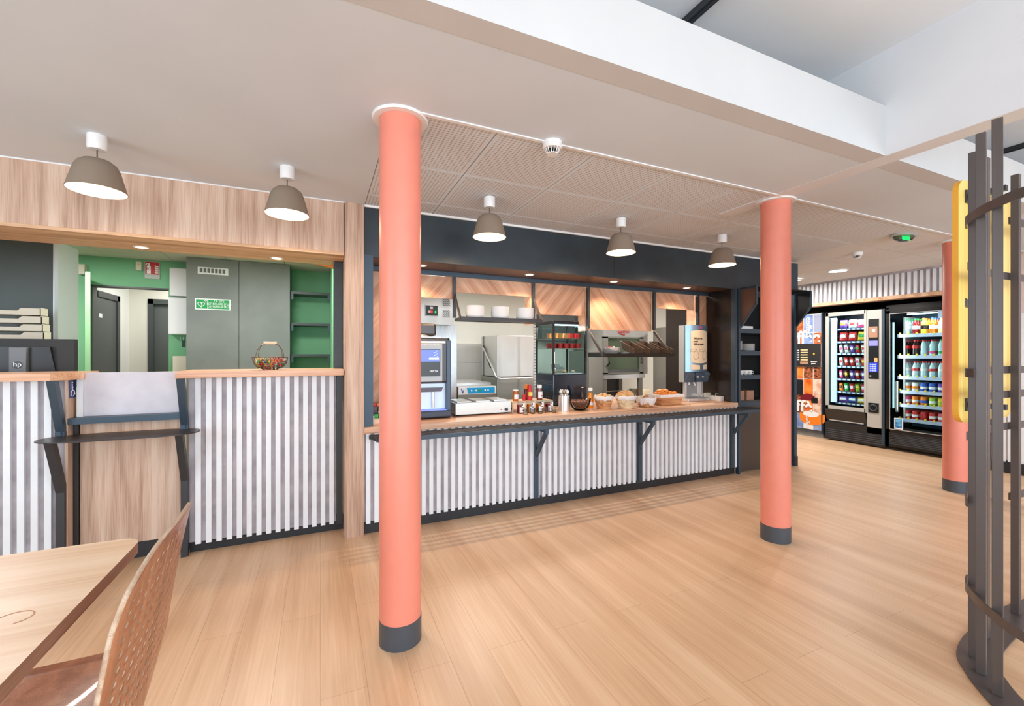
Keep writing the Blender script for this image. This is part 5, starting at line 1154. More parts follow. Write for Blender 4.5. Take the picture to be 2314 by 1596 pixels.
# coffee machine
u0, u1 = 1770, 1859; ya, yb = V(u1, 800).y, V(u1, 800).y+.68; ZT = zz(709, 1840); ZK = zz(972, 1840)
t = thing('coffee_vending_machine', 'tall hot drinks vending machine covered with coffee photo tiles', 'vending machine', (XV+.35, (ya+yb)/2, 0))
q = MB(); q.box(XV+.012, XV+.75, ya, yb, .07, ZT); q.build('housing', SLATE, t)
q = MB(); q.box(XV+.03, XV+.7, ya+.01, yb, 0, .10); q.build('plinth', mat('grey plinth', (128, 130, 128), .5), t)
cols_ = [yb, V(1802, 800).y+.12, V(1816, 800).y, V(1837.5, 800).y, ya+.012]
rows_ = [ZT-.01, zz(752, 1835), zz(777.5, 1835), zz(829, 1835), zz(857, 1835), zz(937, 1835), ZK]
PB = mottled('photo blue', (96, 124, 182), (150, 170, 212), 9, .3); PC = mottled('photo copper', (120, 50, 20), (214, 120, 70), 14, .3); PBN = mottled('photo beans', (50, 18, 10), (190, 110, 70), 28, .3)
PO = mottled('photo orange', (206, 84, 20), (236, 140, 60), 8, .3); PS = mottled('photo skin', (196, 140, 112), (240, 214, 196), 10, .3); PW = pl('photo white', (242, 240, 240), .3); PR = pl('photo wine', (120, 24, 40), .3); PG = pl('photo grey blue', (150, 156, 180), .3)
q = MB(); q.box(XV+.004, XV+.012, ya+.01, yb, ZK, ZT-.005, 0)
lay = [[PC, PC, PB, PG], [PO, PC, PB, PC], [PC, PC, PB, PS], [PO, PO, PBN, PBN], [PO, PBN, PO, PS], [PB, PB, PW, PB]]; mats_ = [PW]
for j in range(6):
    for i in range(4):
        m = lay[j][i]
        if m not in mats_: mats_.append(m)
        g = .005; q.box(XV, XV+.005, cols_[i+1]+g, cols_[i]-g, rows_[j+1]+g, rows_[j]-g, mats_.index(m))
q.build('photo_front', mats_, t)
XP = XV-.004
q = MB(); c = (XP, V(1838, 800).y+.02, zz(950, 1838)); q.path([(XP+.003, c[1]+.20*math.cos(k), c[2]+.075*math.sin(k)+.03) for k in [i*math.pi/16 for i in range(32)]], .004, 5, closed=True)
pts = [(XP, c[1]+.20*math.cos(k), c[2]+.02+.10*math.sin(k)) for k in [math.pi+i*math.pi/16 for i in range(17)]]; q.prism(pts+[(XP, c[1]+.20, c[2]+.11), (XP, c[1]-.20, c[2]+.11)][::1], (.004, 0, 0)); q.build('printed_cup', ORG, t)
q = MB(); q.prism([(XP-.001, c[1]+.02+.13*math.cos(k), c[2]+.10+.05*math.sin(k)) for k in [i*math.pi/14 for i in range(28)]], (.003, 0, 0)); q.build('printed_foam', PW, t)
q = MB(); pts = [(XP, V(1826, 800).y+.13*math.cos(k), zz(905, 1830)+.11*math.sin(k)) for k in [i*math.pi/14 for i in range(15)]]; q.prism(pts, (.003, 0, 0)); q.build('printed_wine_arc', PR, t)
text('lettering', 'coffee', .30, PW, t, (XP-.002, V(1858, 777).y+.655, zz(776, 1838)+.004), FACEX, bold=.008, sx=.86)
text('lettering', 'caffè', .27, PW, t, (XP-.008, V(1836, 777).y+.50, zz(934, 1830)+.02), FACEX, bold=.008, sx=1.02)
text('small_lettering', 'coffee', .13, PW, t, (XP-.002, V(1822, 777).y, zz(714, 1825)-.02), (R(90), R(90), R(-90)), bold=.002)
text('small_lettering', 'coffee', .09, PW, t, (XP-.006, V(1822, 777).y+.0, zz(938, 1825)-.0), (R(90), R(90), R(-90)), bold=.001)
q = MB(); y_r = V(1855, 800).y; q.box(XV-.03, XV, y_r, yb-.02, zz(829, 1835), zz(777, 1835)); q.build('control_panel', PLBM, t, bevel=.006)
q = MB()
for r_ in range(5):
    for c_ in range(2): q.box(XV-.034, XV-.03, V(1803+3.6*c_, 800).y-.014, V(1803+3.6*c_, 800).y+.006, zz(792+5*r_, 1805)-.012, zz(792+5*r_, 1805)+.008)
q.build('selection_buttons', WHT, t)
q = MB()
for r_ in range(5): q.box(XV-.034, XV-.03, V(1828, 800).y, V(1812, 800).y, zz(791+5.5*r_, 1820)-.012, zz(791+5.5*r_, 1820)+.008)
q.build('menu_labels', mat('cream label', (214, 190, 140), .5), t)
q = MB(); q.box(XV-.034, XV-.03, V(1829, 800).y, V(1811, 800).y, zz(823, 1820), zz(817, 1820)); q.build('price_strip', BROWNP, t)
q = MB(); q.rod((XV-.036, V(1842, 800).y, zz(800, 1840)), (XV-.03, V(1842, 800).y, zz(800, 1840)), .012, 16); q.build('indicator_light', mat('orange glow', (255, 170, 40), .4, emis=1.2), t)
text('panel_lettering', 'Bonne', .038, WHT, t, (XV-.032, V(1835, 800).y, zz(819, 1840)), FACEX, bold=.001); text('panel_lettering', 'pause', .03, WHT, t, (XV-.032, V(1836, 800).y, zz(823, 1840)), FACEX, bold=.001)
q = MB(); q.box(XV-.01, XV, V(1814.5, 800).y, V(1802, 800).y+.05, zz(892, 1810), zz(859, 1810)); q.build('cup_window', PLB, t)
q = MB(); q.box(XV-.012, XV, V(1848, 800).y, V(1834.5, 800).y, zz(911, 1840), zz(899, 1840)); q.build('coin_return', PLB, t)
q = MB(); q.box(XV-.008, XV+.012, ya, ya+.018, .07, ZT+.01); q.build('edge_strip', BSTEEL, t)

# snack machine
ya, yb = V(2000, 800).y, V(1865, 800).y; ZT = zz(704, 1930)
t = thing('snack_vending_machine', 'silver snack vending machine with glass window of bags and bars', 'vending machine', (XV+.4, (ya+yb)/2, 0))
gy0, gy1 = V(1953, 800).y, V(1873, 800).y; gz0, gz1 = zz(918, 1900), zz(713, 1910)
fy0, fy1 = V(1957, 800).y, V(1866, 800).y
SIL = mat('silver paint', (190, 188, 182), .4, .2)
q = MB(); q.box(XV+.02, XV+.85, ya, ya+.02, .05, ZT); q.box(XV+.02, XV+.85, yb-.02, yb, .05, ZT); q.box(XV+.02, XV+.85, ya, yb, ZT-.02, ZT); q.box(XV+.02, XV+.85, ya, yb, .05, .5); q.box(XV+.5, XV+.85, ya, yb, .5, ZT); q.box(XV+.02, XV+.5, ya, gy0-.03, .5, ZT); q.build('housing', mat('vending interior black', (22, 26, 34), .5), t)
q = MB(); q.box(XV-.01, XV+.02, fy0-.01, gy0, gz0-.06, gz1+.06); q.box(XV-.01, XV+.02, gy1, fy1, gz0-.06, gz1+.06); q.box(XV-.01, XV+.02, fy0, fy1, gz0-.06, gz0); q.box(XV-.01, XV+.02, fy0, fy1, gz1, gz1+.06); q.build('door_frame', SIL, t, bevel=.004)
q = MB(); q.box(XV, XV+.02, V(1993, 800).y, fy0-.012, .2, ZT); q.build('control_column', SIL, t)
q = MB(); q.box(XV-.012, XV+.02, ya, V(1993, 800).y, .06, ZT); q.build('edge_strip', BSTEEL, t)
q = MB(); q.box(XV, XV+.006, gy0, gy1, gz0, gz1); q.build('window_glass', GLASSV, t)
q = MB(); q.box(XV+.03, XV+.07, V(1886, 800).y, gy1-.01, gz0+.05, gz1-.03); q.build('side_light', mat('white tube light', (205, 228, 245), .5, emis=1.0), t)
area((XV+.05, (gy0+gy1)/2, gz1-.02), (0, R(-20), 0), .06, .5, 9, (.85, .93, 1), 'vending_light')
area((XV+.045, V(1886, 800).y, (gz0+gz1)/2), (R(90), 0, R(0)), .06, 1.0, 5, (.85, .93, 1), 'vending_light').rotation_euler = (R(-90), 0, 0)
cy0, cy1 = V(1986, 800).y, V(1963, 800).y; cu = 1975
q = MB(); q.box(XV-.012, XV, cy0, cy1, zz(856, cu), zz(721, cu)); cpn = q.build('control_panel', PLB, t, bevel=.003)
q = MB(); q.box(XV-.016, XV-.012, cy0+.01, cy1-.01, zz(763, cu), zz(738, cu), 0); q.box(XV-.018, XV-.016, cy0+.04, cy1-.05, zz(750, cu), zz(744, cu), 1); q.build('notice_sticker', [BROWNP, WHT], t)
q = MB(); q.box(XV-.018, XV-.012, cy0+.008, cy1-.012, zz(782, cu), zz(770, cu)); q.build('display', mat('violet screen', (120, 120, 230), .4, emis=.8), cpn)
q = MB(); q.box(XV-.018, XV-.012, cy0+.01, cy1-.01, zz(841, cu), zz(820, cu)); q.build('keypad', mat('keypad blue', (40, 60, 200), .4, emis=.6), cpn)
q = MB()
for r_ in range(4):
    for c_ in range(3): y = cy0+.035+(cy1-cy0-.07)*c_/2; z = zz(824+4.6*r_, cu); q.rod((XV-.021, y, z), (XV-.018, y, z), .012, 12)
q.build('keys', mat('key blue', (150, 165, 240), .4, emis=.5), cpn)
q = MB(); q.box(XV-.02, XV-.012, cy0+.01, cy0+.05, zz(819, cu), zz(809, cu)); q.build('card_reader', mat('amber sticker', (230, 170, 110), .5), cpn)
q = MB(); q.rod((XV-.02, cy1-.03, zz(850, cu)), (XV-.012, cy1-.03, zz(850, cu)), .012, 12); q.build('coin_slot', STEELM, cpn)
q = MB(); q.box(XV-.012, XV, cy0, cy1, zz(933, cu), zz(911, cu)); q.build('coin_return', PLB, t); q = MB(); q.path([(XV-.016, (cy0+cy1)/2+.045*math.cos(k), zz(922, cu)+.045*math.sin(k)) for k in [i*math.pi/12 for i in range(24)]], .008, 8, closed=True); q.build('return_ring', SLATE, t, smooth=60)
q = MB(); q.prism([(XV-.03, fy0, gz0-.07), (XV-.03, fy1, gz0-.07), (XV+.03, fy1, .30), (XV+.03, fy0, .30)], (.05, 0, 0)); q.prism([(XV-.035, fy0, gz0-.065), (XV-.035, fy1, gz0-.065), (XV-.03, fy1, gz0-.08), (XV-.03, fy0, gz0-.08)], (.03, 0, 0)); q.build('delivery_flap', mat('vending brown black', (48, 44, 42), .35), t)
q = MB(); q.box(XV+.012, XV+.03, fy0+.04, fy1-.05, .315, .33); q.build('flap_lip', SIL, t)
q = MB(); q.box(XV+.0, XV+.03, ya, yb, .02, .29, 0)
for k in range(5): q.box(XV-.004, XV+.0, ya+.02, yb-.01, .05+.03*k, .06+.03*k, 1)
q.build('base_grille', [PLBM, SLATE], t)
rowsv = [741, 770.5, 797.5, 827, 856, 885.5, 911]
py0, py1 = gy0+.01, V(1888, 800).y
for v in rowsv:
    z = zz(v, 1915); q = MB(); q.box(XV+.06, XV+.45, gy0+.005, py1+.03, z-.03, z-.004, 0); q.box(XV+.055, XV+.06, gy0+.005, py1+.03, z-.035, z-.004, 1)
    for k in range(6): y = py0+(py1-py0)*(k+.5)/6; q.box(XV+.052, XV+.055, y-.02, y+.02, z-.03, z-.01, 2)
    q.build('shelf', [STEELD, mat('shelf blue edge', (70, 100, 150), .4), WHT], t)
def bag(name, w_, h_, d_, m, m2):
    q = MB(); N = 6
    g = [[None]*(N+1) for _ in range(N+1)]; g2 = [[None]*(N+1) for _ in range(N+1)]
    for i in range(N+1):
        for j in range(N+1):
            a, b_ = i/N, j/N; puff = (math.sin(math.pi*a)**.5)*(math.sin(math.pi*b_)**.6) if 0 < a < 1 and 0 < b_ < 1 else 0
            g[i][j] = q.bm.verts.new((-d_/2*puff-.001, (a-.5)*w_, b_*h_)); g2[i][j] = q.bm.verts.new((d_/2*puff+.001, (a-.5)*w_, b_*h_))
    for i in range(N):
        for j in range(N):
            mid = 1 if (1 <= i < N-1 and 2 <= j < 4) else 0
            q.bm.faces.new((g[i][j], g[i+1][j], g[i+1][j+1], g[i][j+1])).material_index = mid; q.bm.faces.new((g2[i][j], g2[i][j+1], g2[i+1][j+1], g2[i+1][j]))
    for i in range(N):
        for A, B in (((i, 0), (i+1, 0)), ((i, N), (i+1, N)), ((0, i), (0, i+1)), ((N, i), (N, i+1))): q.bm.faces.new((g[A[0]][A[1]], g[B[0]][B[1]], g2[B[0]][B[1]], g2[A[0]][A[1]]))
    return q.build(name, [m, m2], smooth=80)
PK = [('purple', PUR), ('red', RED), ('pink', PNK), ('yellow', YLW), ('white', WHT), ('green', GRN), ('orange', ORG), ('blue', BLU), ('lime', LIME), ('brown', BRN)]
PKD = dict(PK)
SNACKS = [(3, .105, .13, 'bag', ['purple', 'white', 'pink'], ['orange', 'red', 'white']), (3, .115, .15, 'bag', ['red', 'red', 'yellow'], ['white', 'white', 'green']), (5, .048, .135, 'bar', ['white', 'white', 'purple', 'red', 'white'], ['pink', 'pink', 'white', 'green', 'red']),
      (5, .05, .14, 'bar', ['white', 'red', 'red', 'white', 'red'], ['red', 'white', 'white', 'pink', 'yellow']), (5, .048, .135, 'bar', ['pink', 'brown', 'purple', 'red', 'purple'], ['white', 'yellow', 'white', 'white', 'white']), (5, .055, .13, 'bar', ['orange', 'green', 'red', 'lime', 'pink'], ['brown', 'white', 'white', 'yellow', 'white']), (3, .13, .10, 'pack', ['purple', 'blue', 'yellow'], ['white', 'white', 'white'])]
for r_, (n, w_, h_, kind, c1s, c2s) in enumerate(SNACKS):
    z = zz(rowsv[r_], 1915)
    for c_ in range(n):
        y = py1-(py1-py0)*(c_+.45)/n
        proto = bag('snack_'+kind, w_, h_, .06 if kind != 'bar' else .025, PKD[c1s[c_]], PKD[c2s[c_]])
        tag(proto, 'front %s snack %s, %s from the left on the %s shelf of the snack machine' % (c1s[c_], kind, ORD[c_], ORD[r_]), 'snack', 'snacks in the vending machine')
        proto.location = (XV+.10, y, z); proto.rotation_euler = (R(-12) if kind == 'bar' else 0, R(8), 0)
        for d_ in (1, 2):
            o = proto.copy(); C.objects.link(o); o.location = (XV+.10+.10*d_, y, z); o['label'] = '%s snack %s at depth %d behind the %s front one, %s snack shelf' % (c1s[c_], kind, d_+1, ORD[c_], ORD[r_])
    if kind != 'pack':
        for c_ in range(n):
            y = py1-(py1-py0)*(c_+.45)/n; q = MB(); rr_ = min(w_*.46, .05); q.path([(XV+.065+.35*i/60, y+rr_*math.cos(i*.7), z+.01+rr_+rr_*math.sin(i*.7)) for i in range(61)], .0022, 5)
            q.build('spiral', PLBM, t)

# drinks machine
ya, yb = V(2000, 800).y-1.02, V(2003, 800).y; ZT = zz(694, 2040)
t = thing('drinks_vending_machine', 'black drinks vending machine with bright glass front full of bottles', 'vending machine', (XV+.4, (ya+yb)/2, 0))
gy1 = V(2012, 800).y; gy0 = ya+.06; gz0, gz1 = zz(973, 2040), zz(708, 2040)
VB = mat('vending black gloss', (18, 18, 20), .25)
q = MB(); q.box(XV, XV+.9, yb-.03, yb, .05, ZT); q.box(XV, XV+.9, ya, ya+.03, .05, ZT); q.box(XV, XV+.9, ya, yb, gz1+.03, ZT+.04); q.box(XV, XV+.9, ya, yb, .05, gz0-.04); q.box(XV+.6, XV+.9, ya, yb, .05, ZT); q.build('housing', VB, t)
q = MB(); q.box(XV-.02, XV+.01, yb-.055, yb, gz0-.05, gz1+.05); q.box(XV-.02, XV+.01, ya, gy0, gz0-.05, gz1+.05); q.box(XV-.02, XV+.01, ya, yb, gz0-.05, gz0); q.box(XV-.02, XV+.01, ya, yb, gz1, gz1+.07); q.build('door_frame', VB, t, bevel=.004)
q = MB(); q.box(XV-.012, XV-.006, gy0, gy1, gz0, gz1); q.build('window_glass', GLASSV, t)
q = MB(); q.box(XV-.021, XV-.014, gy0, gy1, gz0-.004, gz0+.004); q.box(XV-.021, XV-.014, gy0, gy1, gz1-.004, gz1+.004); q.box(XV-.021, XV-.014, gy1-.004, gy1+.004, gz0, gz1); q.build('chrome_edge', STEELM, t)
q = MB(); q.box(XV+.59, XV+.6, gy0, gy1, gz0, gz1); q.build('back_panel', mat('interior blue grey', (70, 90, 110), .5), t)
q = MB(); q.box(XV+.02, XV+.05, V(2017, 800).y, V(2015, 800).y, gz0+.3, gz1-.12); q.build('side_light', mat('side glow', (190, 220, 230), .5, emis=1.2), t)
q = MB(); q.box(XV+.02, XV+.05, gy0, V(2048, 800).y, gz1-.03, gz1-.012); q.build('top_light', GLOWS, t)
q = MB(); q.box(XV+.10, XV+.5, V(2037, 800).y, V(2033, 800).y, gz0+.1, gz1-.05); q.build('divider', STEELM, t)
q = MB(); q.box(XV+.04, XV+.08, V(2025, 800).y, V(2020, 800).y, gz0+.25, zz(862, 2020)); q.build('lift_arm', SIL, t)
area((XV+.06, (gy0+gy1)/2-.1, gz1-.04), (0, R(-25), 0), .1, .7, 8, (.88, .95, 1), 'vending_light')
area((XV+.03, gy1-.06, (gz0+gz1)/2), (R(-90), 0, 0), .05, 1.1, 5, (.88, .95, 1), 'vending_light')
q = MB(); q.box(XV-.003, XV, ya+.05, yb-.1, .08, .34, 0)
for k in range(11): q.box(XV-.006, XV-.003, ya+.06, yb-.04, .09+.022*k, .097+.022*k, 1)
q.build('base_grille', [PLBM, SLATE], t)
q = MB(); a, b_ = V(2022, 945), V(2042, 972); q.box(XV-.016, XV-.012, b_.y, a.y, zz(970, 2030), zz(945, 2030), 0); q.box(XV-.019, XV-.016, b_.y+.012, a.y-.012, zz(970, 2030)+.02, zz(945, 2030)-.01, 1); q.build('blue_sticker', [WHT, mottled('sticker blue', (20, 70, 150), (110, 190, 225), 30, .4)], t)
q = MB(); q.box(XV-.016, XV-.012, V(2135, 800).y, V(2121, 800).y, zz(719, 2128), zz(702, 2128)); q.build('top_sticker', mat('pale blue sticker', (150, 190, 225), .4), t)
us = [2049, 2068, 2087, 2107, 2127, 2147]; XR = XV+.14
vs = [758, 806, 854, 886, 917, 950]
ys = [onX(u, 800, XR).y for u in us]; zsv = [onX(2065, v-1.5, XR).z for v in vs]
for z in zsv:
    q = MB(); q.box(XR-.05, XR+.42, ys[-1]-.06, ys[0]+.08, z-.028, z-.002, 0); q.box(XR-.062, XR-.05, ys[-1]-.06, ys[0]+.08, z-.036, z+.012, 1)
    for y in ys: q.box(XR-.066, XR-.062, y+.038, y+.060, z-.0, z+.03, 2)
    q.build('shelf', [WHT, mat('shelf lit edge', (190, 200, 230), .4), YLW], t)
def drink_bottle(body, capc, labc, lz=(.08, .13), h=.215, coke=False):
    q = MB(); k = h/.215
    q.lathe([(0, 0), (.026, 0), (.030, .012*k), (.0305, .06*k), (.027, .085*k), (.030, .12*k), (.026, .15*k), (.013, .185*k), (.013, .195*k), (0, .195*k)], n=16)
    q.lathe([(.0142, .194*k), (.0142, h), (0, h)], n=12, m=1)
    z0, z1 = lz; q.lathe([(.0312, z0*k), (.0316, (z0+z1)/2*k), (.0312, z1*k)], n=16, m=2)
    return q.build('drink_bottle', [body, capc, labc], smooth=50)
def drink_pack(body, lab):
    q = MB(); q.lathe([(0, 0), (.026, 0), (.032, .006), (.032, .112), (.027, .124), (0, .124)], n=16, m=0); q.lathe([(.0326, .04), (.0326, .075)], n=16, m=1); q.lathe([(.024, .1245), (.02, .126), (0, .126)], n=12, m=2)
    return q.build('drink_can', [body, lab, STEEL], smooth=50)
BT = [[('clear', AQUA, GRN, WHT), ('red', JAMR, GRN, WHT), ('yellow', YLW, ORG, DCOL), ('amber', JAMO, BLU, WHT), ('pale yellow', pl('pale lemon', (225, 215, 140), .2), YLW, WHT), ('pale yellow', MC['pale lemon'], YLW, WHT)],
      [('cola', DCOL, RED, RED), ('cola', DCOL, RED, RED), ('clear', AQUA, RED, AQUA), ('clear', AQUA, RED, PNK), ('clear', AQUA, GRN, GRN), ('clear', AQUA, GRN, GRN)],
      [('water', AQUA, RED, WHT), ('water', AQUA, RED, RED), ('water', AQUA, RED, WHT), ('water', AQUA, RED, RED), ('water', AQUA, RED, WHT), ('water', AQUA, RED, WHT)]]
for r_ in range(3):
    for c_ in range(6):
        nm, b_, cp_, lb = BT[r_][c_]; o = drink_bottle(b_, cp_, lb, (.10, .14) if r_ == 1 and c_ < 2 else (.03, .065) if r_ == 1 else (.07, .12) if r_ == 0 else (.085, .12), .225)
        o.location = (XR, ys[c_], zsv[r_]); tag(o, 'front %s bottle, %s column, %s shelf of the drinks machine' % (nm, ORD[c_], ORD[r_]), 'bottle', 'drinks in the vending machine')
        for d_ in (1, 2, 3, 4): k = o.copy(); C.objects.link(k); k.location.x += .075*d_; k['label'] = '%s bottle, %s in depth, %s column, %s shelf of the drinks machine' % (nm, ORD[d_], ORD[c_], ORD[r_])
PKC = [[('white', WHT, ORG), ('white', WHT, ORG), ('blue', BLU, WHT), ('blue', BLU, WHT), ('purple', PUR, WHT), ('purple', PUR, WHT)], [('pink', PNK, WHT), ('orange', ORG, WHT), ('orange', ORG, BLU), ('lime', LIME, WHT), ('yellow', YLW, LIME), ('yellow', YLW, LIME)], [('red', RED, WHT), ('red', RED, WHT), ('red', RED, RED), ('red', RED, WHT), ('rose', pl('rose print', (225, 110, 120), .4), WHT), ('rose', MC['rose print'], WHT)]]
for r_ in range(3):
    for c_ in range(6):
        nm, b_, lb = PKC[r_][c_]; o = drink_pack(b_, lb); o.location = (XR, ys[c_], zsv[r_+3]); tag(o, 'front %s can, %s column, %s shelf of the drinks machine' % (nm, ORD[c_], ORD[r_+3]), 'can', 'drinks in the vending machine')
        for d_ in (1, 2, 3, 4): k = o.copy(); C.objects.link(k); k.location.x += .075*d_; k['label'] = '%s can, %s in depth, %s column, %s shelf of the drinks machine' % (nm, ORD[d_], ORD[c_], ORD[r_+3])

# ================================================================= METAL SCREEN AND YELLOW PANEL
def crom(P, n=14):
    P = [Vector((*p, 0)) for p in P]; P = [P[0]*2-P[1]]+P+[P[-1]*2-P[-2]]; out = []
    for i in range(1, len(P)-2):
        for k in range(n):
            t_ = k/n; a, b_, c_, d_ = P[i-1:i+3]
            out.append(.5*((2*b_)+(-a+c_)*t_+(2*a-5*b_+4*c_-d_)*t_**2+(-a+3*b_-3*c_+d_)*t_**3))
    return out+[P[-2]]
SP = [(2.30, .40), (2.40, .66), (2.503, .782), (2.603, .862), (2.712, .922), (2.95, .965), (3.37, .985), (3.85, .93), (4.3, .75)]
cv = crom(SP)
t = thing('metal_screen', 'tall curved screen of dark steel tubes and bands at the right edge', 'metal screen', (2.8, .9, 0))
def strip(q, z0, z1, a, b_, wi, wo, m=0):
    """curved flat strip following the screen between curve samples a and b"""
    L_, R_ = [], []
    for i in range(a, b_+1):
        d = (cv[min(i+1, len(cv)-1)]-cv[max(i-1, 0)]).normalized(); n = Vector((-d.y, d.x, 0)); L_.append(cv[i]+n*wo); R_.append(cv[i]+n*wi)
    VS = [[q.bm.verts.new((p.x, p.y, z)) for p in ps] for ps, z in ((L_, z0), (R_, z0), (R_, z1), (L_, z1))]; n = len(L_)
    for i in range(n-1):
        for j in range(4): q.bm.faces.new((VS[j][i], VS[(j+1) % 4][i], VS[(j+1) % 4][i+1], VS[j][i+1])).material_index = m
    q.bm.faces.new([VS[j][0] for j in range(4)]); q.bm.faces.new([VS[j][-1] for j in range(3, -1, -1)])
q = MB(); strip(q, 0, .008, 0, len(cv)-1, -.075, .055); q.build('base_plate', CAGE, t)
for i, (x, y) in enumerate(SP[1:-1]):
    q = MB(); k = 14*(i+1); d = (cv[k+1]-cv[k-1]).normalized()
    an = math.atan2(d.y, d.x) if i < 4 else 0; bx = q.box(-.0155, .0155, -.0155, .0155, .008, 2.335 if i != 3 else 2.30)
    M = Matrix.Translation((x, y, 0)) @ Matrix.Rotation(an*.35, 4, 'Z')
    for v_ in bx: v_.co = M @ v_.co
    q.build('tube', CAGE, t, bevel=.002)
q = MB(); q.box(2.655, 2.69, .885, .92, .008, 2.26); 
for v_ in q.bm.verts: v_.co.x += .028; v_.co.y += .055
BANDS = [(1.985, 0, 59), (1.62, 54, 61), (1.80, 62, 98), (1.30, 40, 112), (1.17, 68, 98), (1.0, 60, 98), (.72, 50, 66), (.335, 0, 60), (.62, 84, 112), (2.1, 84, 112)]
for z, a, b_ in BANDS: q2 = MB(); strip(q2, z-.019, z+.019, a, b_, .022, .028); q2.build('band', CAGE, t)
q.bm.free()
# yellow panel
PY = 1.135; px0 = onY(2166, 600, PY).x; px1 = px0+.66; pz0, pz1 = onY(2175, 956, PY).z, onY(2175, 405, PY).z; r = .075
pts = []
for cx_, cz_, a0 in ((px1-r, pz1-r, 0), (px0+r, pz1-r, 90), (px0+r, pz0+r, 180), (px1-r, pz0+r, 270)):
    for k in range(9): a = R(a0+90*k/8); pts.append((cx_+r*math.cos(a), PY, cz_+r*math.sin(a)))
t = thing('yellow_panel', 'yellow rounded panel fixed to the metal screen', 'panel', ((px0+px1)/2, PY, pz0))
q = MB(); q.prism(pts, (0, .026, 0)); bm = q.bm; bm.faces.ensure_lookup_table(); bm.normal_update()
for f in bm.faces: f.material_index = 0 if abs(f.normal.y) > .9 else 1
q.build('board', [YEL, YELE], t)
for z in (onY(2192, 443, 1.12).z, onY(2192, 915, 1.12).z):
    q = MB(); x = onY(2193, 443, 1.12).x; q.box(x-.022, x+.03, 1.127, 1.135, z-.035, z+.035); q.box(x-.008, x+.02, .985, 1.128, z-.014, z+.014); q.build('bracket', DSTEEL, t)

# ================================================================= TABLE AND CHAIR
tx0, tx1, ty0, ty1, tz = -1.36, -.560, .69, 1.888, .75; r = .065
t = thing('table', 'light oak table with rounded corners in the lower left corner', 'table', ((tx0+tx1)/2, (ty0+ty1)/2, 0))
pts = []
for cx_, cy_, a0 in ((tx1-r, ty1-r, 0), (tx0+r, ty1-r, 90), (tx0+r, ty0+r, 180), (tx1-r, ty0+r, 270)):
    for k in range(9): a = R(a0+90*k/8); pts.append((cx_+r*math.cos(a), cy_+r*math.sin(a), tz-.036))
q = MB(); q.prism(pts, (0, 0, .036)); q.bm.normal_update()
for f in q.bm.faces: f.material_index = 0 if abs(f.normal.z) > .9 else 1
q.build('table_top', [W_TABLE, W_TEDGE], t)
q = MB(); c = onZ(30, 1398, tz); pr = [(c.x+.035*math.cos(k), c.y+.03*math.sin(k), tz+.0004) for k in [i*.25-1.2 for i in range(17)]]; q.path(pr, .0015, 4)
for v_ in q.bm.verts: v_.co.z = tz+.0003+(.0003 if v_.co.z > tz+.0004 else 0)
q.build('ring_stain', mat('ring stain', (196, 140, 98), .5), t)
q = MB(); q.cyl((tx0+tx1)/2, (ty0+ty1)/2, .02, tz-.036, .035); q.build('leg', DSTEEL, t, smooth=40); q = MB(); q.cyl((tx0+tx1)/2, (ty0+ty1)/2, 0, .02, .26, n=40); q.build('foot_plate', DSTEEL, t, smooth=40)

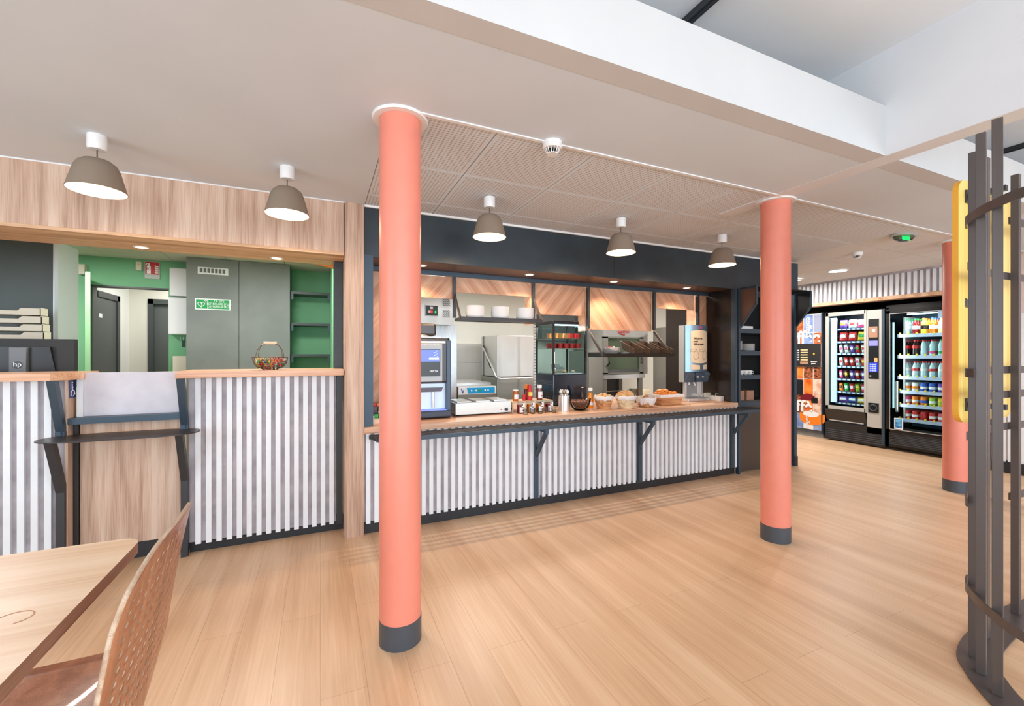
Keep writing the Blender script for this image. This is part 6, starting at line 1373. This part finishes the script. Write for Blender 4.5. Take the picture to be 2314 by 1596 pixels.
t = thing('chair', 'bent plywood chair with perforated back at the lower left', 'chair', (-.62, 1.45, 0))
Yc, HW = 1.49, .26
def backpt(u, v):      # u -1..1 across (Y), v 0..1 from low to top
    z = .40+.50*v
    wv = HW*min(1, .30+.70*(v/.20)**.5) if v > 0 else HW*.30
    if v > .72: k = (v-.72)/.28; z = .40+.50*(.72+.28*k)-.06*max(0, -u)**2.5*k-.012*max(0, u)**4*k
    x = -.455+.075*max(0, v)**1.3-.018*u*u
    return Vector((x, Yc+wv*u, z))
NU, NV = 14, 15
q = MB(); grid = {}
def gp(i, j):
    key = (round(i, 3), round(j, 3))
    if key not in grid: grid[key] = q.bm.verts.new(backpt(-1+2*i/NU, j/NV))
    return grid[key]
for i in range(NU):
    for j in range(NV):
        hole = 1 <= i < NU-1 and 2 <= j < NV-1 and not (j == NV-2 and (i < 3 or i > NU-4) or j < 3 and (i < 4 or i > NU-5))
        ring = [gp(i, j), gp(i+.5, j), gp(i+1, j), gp(i+1, j+.5), gp(i+1, j+1), gp(i+.5, j+1), gp(i, j+1), gp(i, j+.5)]
        if not hole: q.bm.faces.new(ring)
        else:
            inn = []
            for k in range(8):
                a = R(-135+45*k); inn.append(q.bm.verts.new(backpt(-1+2*(i+.5+-.5+.5+.17*math.cos(a)+.07*math.sin(a))/NU, (j+.5+.19*math.sin(a))/NV)))
            for k in range(8): q.bm.faces.new((ring[k], ring[(k+1) % 8], inn[(k+1) % 8], inn[k]))
o = q.build('backrest', [W_CHAIR, W_PLY], t, smooth=30)
m_ = o.modifiers.new('thickness', 'SOLIDIFY'); m_.thickness = .011; m_.offset = 0; m_.material_offset_rim = 1
q = MB(); SU = 12; sg = []
def seatpt(a, b_):     # a 0..1 back to front (towards -X), b -1..1
    k = math.sqrt(max(0, 1-(2*a-1)**8)); x = -.475-.40*a; return Vector((x, Yc+.24*b_*k, .452-.02*math.sin(math.pi*a)*(1-b_*b_)-(.02*max(0, a-.8)*5*.5)+(.012*(1-a)**6)))
for i in range(SU+1): sg.append([q.bm.verts.new(seatpt(i/SU*.998+.001, -1+2*j/SU)) for j in range(SU+1)])
for i in range(SU):
    for j in range(SU): q.bm.faces.new((sg[i][j], sg[i+1][j], sg[i+1][j+1], sg[i][j+1]))
o = q.build('seat', [W_CHAIR, W_PLY], t, smooth=40); m_ = o.modifiers.new('thickness', 'SOLIDIFY'); m_.thickness = .012; m_.offset = 0; m_.material_offset_rim = 1
for s_ in (-1, 1): q = MB(); q.path([(-.56, Yc+.07*s_, .432), (-.50, Yc+.07*s_, .425), (-.475, Yc+.07*s_, .45), (-.468, Yc+.07*s_, .52)], .007, 8); q.build('back_support', DSTEEL, t, smooth=60)
q = MB(); q.path([(-.54, Yc-.15, .432), (-.54, Yc+.15, .432), (-.82, Yc+.15, .425), (-.82, Yc-.15, .425)], .009, 8, closed=True); q.build('seat_frame', DSTEEL, t, smooth=60)
for dx, dy in ((-.56, -.13), (-.56, .13), (-.82, -.15), (-.82, .15)):
    q = MB(); q.rod((dx, Yc+dy, .428), (dx+(.02 if dx > -.7 else -.04), Yc+dy*1.1, 0), .011, 12); q.build('leg', DSTEEL, t, smooth=40)
